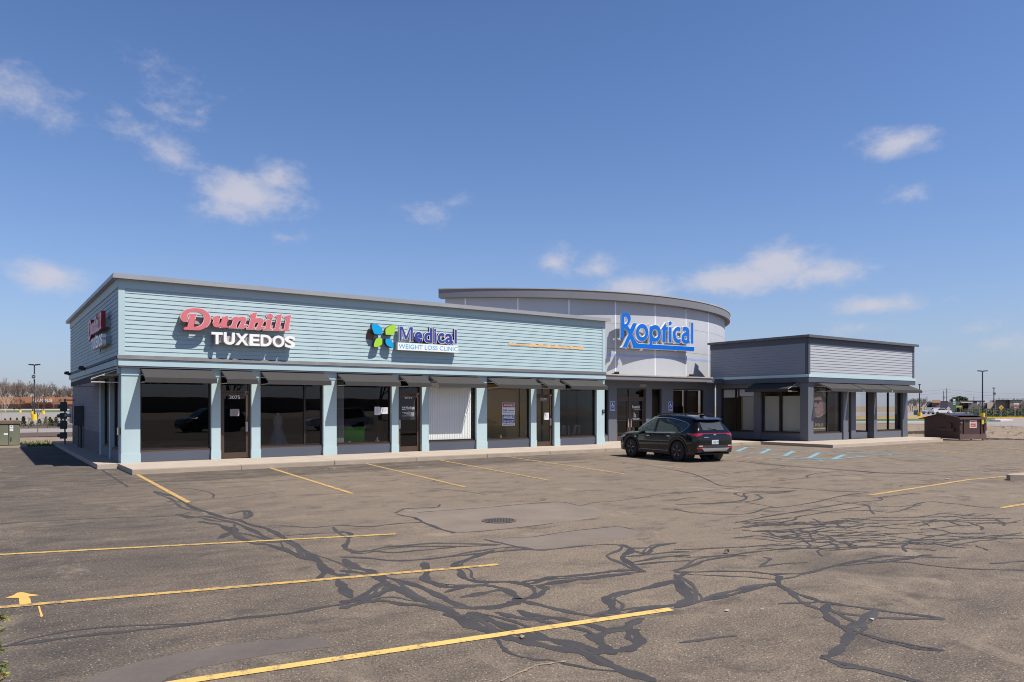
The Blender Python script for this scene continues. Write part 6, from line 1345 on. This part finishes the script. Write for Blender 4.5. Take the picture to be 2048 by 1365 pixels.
# far cars
def small_car(label, m, L=4.5, h=1.45, wag=False):
    c = thing('parked_car', (0,0,0), label, 'car'); pr = [(-L/2,.35),(-L/2,.75),(-L/2+.25,.9),(-.9,.95),(-.35,h),(1.0,h) if not wag else (1.7,h),(1.55,.98) if not wag else (2.0,.98),(L/2-.02,.92),(L/2,.4)]
    mb = MB(); mb.extr([(a,-.85,z) for a, z in pr], (0,1.7,0)); mb.build('body', m, c)
    mb = MB()
    for y in (-.857, .852): mb.extr([(-.78,y,.97),(-.33,y,h-.08),(.92 if not wag else 1.6,y,h-.08),(1.35 if not wag else 1.85,y,.99)], (0,.005,0))
    mb.build('window', BLKR, c)
    for x in (-L*.3, L*.3):
        for y in (-.78, .78): MB().lathe([(.2,-.1),(.32,-.1),(.32,.1),(.2,.1)], (x,y,.32), 'y', 14).build('wheel', TYRE, c)
    return c
sv = mat('silver car paint', (.45,.46,.48), .3, .05, 1, coat=.6); wt = mat('white car paint', (.72,.73,.74), .3, .04, 1, coat=.6)
c = small_car('white sedan parked before the brown restaurant', wt); p = D3(1881, HY, 175); c.location = (p[0],p[1],0); c.rotation_euler = (0,0,-(PI/2-AZ)+PI+.1)
c = small_car('silver car parked left of the white sedan', sv, 4.4, 1.6, True); p = D3(1862, HY, 178); c.location = (p[0],p[1],0); c.rotation_euler = (0,0,-(PI/2-AZ)+.2)
c = small_car('dark car far off in front of the orange store', PNT); p = D3(33.5, HY, 420); c.location = (p[0],p[1],0); c.rotation_euler = (0,0,.3)
o = fbox('utility_cabinet', 1827.2, 1836.5, 821.2, 828, 160, 1.0, mat('dark green box', (.02,.06,.045), .5, .1, 1), None, zb=-.05); tag(o, 'dark green utility box beyond the yellow kerb, right of the grey wing', 'cabinet')
# utility poles and wires
def upole(px, top, t, label, arms=(4,)):
    L = fthing('utility_pole', px, t, label, 'pole', 'distant utility poles'); p = Vector(L.location); z1 = CZ+t*(HY-top)/F; uu = Vector((RT[0],RT[1],0)); MB().tube(p, p+Vector((0,0,z1)), .16, .1, 6).build('pole', BARK, L); mb = MB()
    for i, a in enumerate(arms): w_ = a/F*t; q = p+Vector((0,0,z1-1.2-2.6*i)); mb.tube(q-uu*w_, q+uu*w_, .09, n=4)
    mb.build('crossarm', BARK, L); return p+Vector((0,0,z1-1.2)), uu
tops = [upole(1893.3, 777, 300, 'tall utility pole with two crossarms left of the round evergreen', (1.6,2.6)), upole(1887.3, 782, 290, 'shorter utility pole with a grey drum beside the tall one', (1,)), upole(1854, 793, 330, 'small distant pole above the bare trees by the grey wing', (.8,)), upole(1947.8, 793, 330, 'small distant pole right of the round evergreen', (1,)), upole(1998, 795, 340, 'faint distant pole above the taupe store', (.8,))]
p = tops[1][0]; o = MB().tube(p-Vector((0,0,2.0))-Vector((.3,.2,0)), p-Vector((0,0,.9))-Vector((.3,.2,0)), .35, n=10).build('transformer_drum', STEEL); tag(o, 'grey transformer drum hung on the shorter utility pole', 'transformer')
for k, (pa, ya, pb, yb) in enumerate(((1700,778,1893,779),(1893,779,2120,783),(1700,786,1893,785),(1893,785,2120,788),(1893,790,2120,793))):
    A = Vector(D3(pa, ya, 300)); B = Vector(D3(pb, yb, 300)); mb = MB(); P = [A.lerp(B, i/14)-Vector((0,0,1.2*(1-(2*i/14-1)**2))) for i in range(15)]; mb.path(P, .028, 3); o = mb.build('power_line', BLKR); tag(o, ['highest power line left of the tall utility pole','highest power line right of the tall utility pole','lower power line left of the tall utility pole','middle power line right of the tall utility pole','lowest power line right of the tall utility pole'][k], 'wire', 'power lines between the utility poles')
# evergreen, bare trees, hedge, fence on the east side
r8 = random.Random(41)
EV = fthing('evergreen_tree', 1919, 270, 'broad round dark evergreen above the low grey building', 'tree'); p = Vector(EV.location); MB().tube(p, p+Vector((0,0,5)), .35, .2, 7).build('trunk', BARK, EV); mb = MB()
cl = [(r8.uniform(-1,1), r8.uniform(-1,1), r8.random()) for _ in range(60)]
for i in range(5200):
    a, b_, z = cl[i % 60]; s = 4.1*(1-.62*z**1.6); c0 = Vector((a*s*.8, b_*s*.8, 1.6+z*3.6)); q = p+c0+Vector((r8.gauss(0,.34), r8.gauss(0,.34), r8.gauss(0,.2))); d = Vector((r8.uniform(-1,1), r8.uniform(-1,1), r8.uniform(-.3,.9))).normalized()*.32; e = d.orthogonal().normalized()*.12
    mb.add([q-e, q+e, q+d], [(0,1,2)])
mb.build('crown', CON2, EV)
ET = [bare_tree(s, 9, sp, 5, lb, kids=3) for s, sp, lb in ((21,.6,'bare brown tree just right of the grey wing'),(22,.7,'wide bare tree just right of the grey wing'))]
fs_ = set()
for i in range(13):
    px = 1800+i*5+r8.uniform(-2, 2); t = r8.uniform(215, 330); k = i % 2; top = 794+r8.uniform(0, 8)+(4 if px > 1845 else 0); o = at(ET[k], px, HY, t, ((HY-top)/F*t+CZ)/9, r8.uniform(0, 6), copy=k in fs_, label='bare brown tree among those right of the grey wing'); fs_.add(k); o['group'] = 'bare trees right of the grey wing'
ET[0]['label'] = ET[1]['label'] = 'bare brown tree among those right of the grey wing'
for i in range(26):
    px = 1985+i*5+r8.uniform(-2, 2); t = r8.uniform(430, 560); o = at(TR[i % 4], px, HY, t, ((HY-(796.5+r8.uniform(-3, 4)))/F*t+CZ)/18, r8.uniform(0, 6), label='bare tree on the skyline behind the taupe store'); o['group'] = 'bare trees behind the taupe store'
for px, t, tp in ((2040,140,806),(1945,150,812)): o = at(ET[0], px, HY, t, ((HY-tp)/F*t+CZ)/9, r8.uniform(0, 6), label='small bare street tree near the '+{2040:'stop sign',1945:'low grey building'}[px])
HG = thing('hedge', D3(1995, HY, 140)[:2]+(0,), 'long dark green hedge below the taupe store', 'hedge'); mb = MB(); A = Vector(D3(1938, HY, 136)); B = Vector(D3(2200, HY, 142)); A.z = B.z = 0
for i in range(9000):
    t = r8.random(); q = A.lerp(B, t)+Vector((FW[0],FW[1],0))*r8.uniform(-2, 2)+Vector((0,0,r8.uniform(.0, 1.15+.25*math.sin(t*60)))); d = Vector((r8.uniform(-1,1), r8.uniform(-1,1), r8.uniform(-.2,1))).normalized()*.3; e = d.orthogonal().normalized()*.1; mb.add([q-e, q+e, q+d], [(0,1,2)])
mb.build('foliage', HDG, HG)
A = Vector(D3(1930, HY, 126)); B = Vector(D3(2140, HY, 130)); A.z = B.z = 0; FE = thing('wire_fence', A, 'thin wire fence with steel posts in front of the hedge', 'fence')
for i in range(16): q = A.lerp(B, i/15); MB().tube(q, q+Vector((0,0,1.5)), .03, n=4).build('post', STEEL, FE)
mb = MB()
for z in (.3,.7,1.1,1.48): mb.tube(A+Vector((0,0,z)), B+Vector((0,0,z)), .008, n=3)
mb.build('wire', STEEL, FE)
for k, (px, py, w_, h_, lb) in enumerate(((1826,867,1.5,.18,'old timber lying on the dirt just right of the grey wing'),)):
    p = Vector(G(px, py)); uu = Vector((RT[0],RT[1],0)); mb = MB(); mb.extr([p+uu*(-.8)+Vector((0,0,-.05)), p+uu*.9+Vector((0,0,-.05)), p+uu*.95+Vector((0,0,.2)), p+uu*(-.7)+Vector((0,0,.1))], (.2,.3,0)); tag(mb.build('timber_baulk', BARK), lb, 'timber')
mb = MB()                                        # clods and low heaps on the stripped ground
for i in range(260):
    px = r8.uniform(1800, 2120); py = r8.uniform(849, 874); p = Vector(G(px, py))+Vector((0,0,-.06)); s = r8.uniform(.07, .2)*(2.2 if r8.random() < .06 else 1); h = s*r8.uniform(.3, .7)
    P = [p+Vector((s*math.cos(a)*r8.uniform(.7,1.2), s*math.sin(a)*r8.uniform(.7,1.2), 0)) for a in (0,1.26,2.5,3.77,5.0)]; mb.add(P+[p+Vector((r8.uniform(-.1,.1)*s, 0, h))], [(j, (j+1) % 5, 5) for j in range(5)])
tag(mb.build('dirt_clods', GRND), kind='stuff')
# ================================================================ what the shop windows look out on (seen as reflections)
o = thing('store_building', (10, -190, 0), 'long dark store across the lot, seen only as a reflection in the shop windows', 'building'); MB().box(-150, 130, -215, -190, -.05, 4.3).build('wall', TAUD, o); MB().box(-150.3, 130.3, -190.4, -190.01, 3.7, 4.5).build('parapet', MGR, o)
for i, (x, y, s) in enumerate(((-14,-38,1.0),(3,-46,.9),(24,-40,1.0),(46,-44,.9))):
    q = clone(TR[i], (x, y, 0), i*1.3, .62*s, 'bare tree across the lot, seen only as a reflection in the shop windows'); q['group'] = 'bare trees across the lot'
c = clone(CAR, (14.5, -7.5, 0), math.radians(78), 1.12, 'dark car behind the camera, seen only as a reflection in the shop windows')
c = small_car('white car behind the camera, seen only as a reflection in the shop windows', wt, 5.2, 1.8, True); c.location = (24, -5, 0); c.rotation_euler = (0,0,.15)
SC.cycles.use_denoising = True; SC.cycles.filter_width = 1.05
SC.cycles.max_bounces = 8; SC.cycles.transparent_max_bounces = 16; SC.cycles.caustics_reflective = False; SC.cycles.caustics_refractive = False
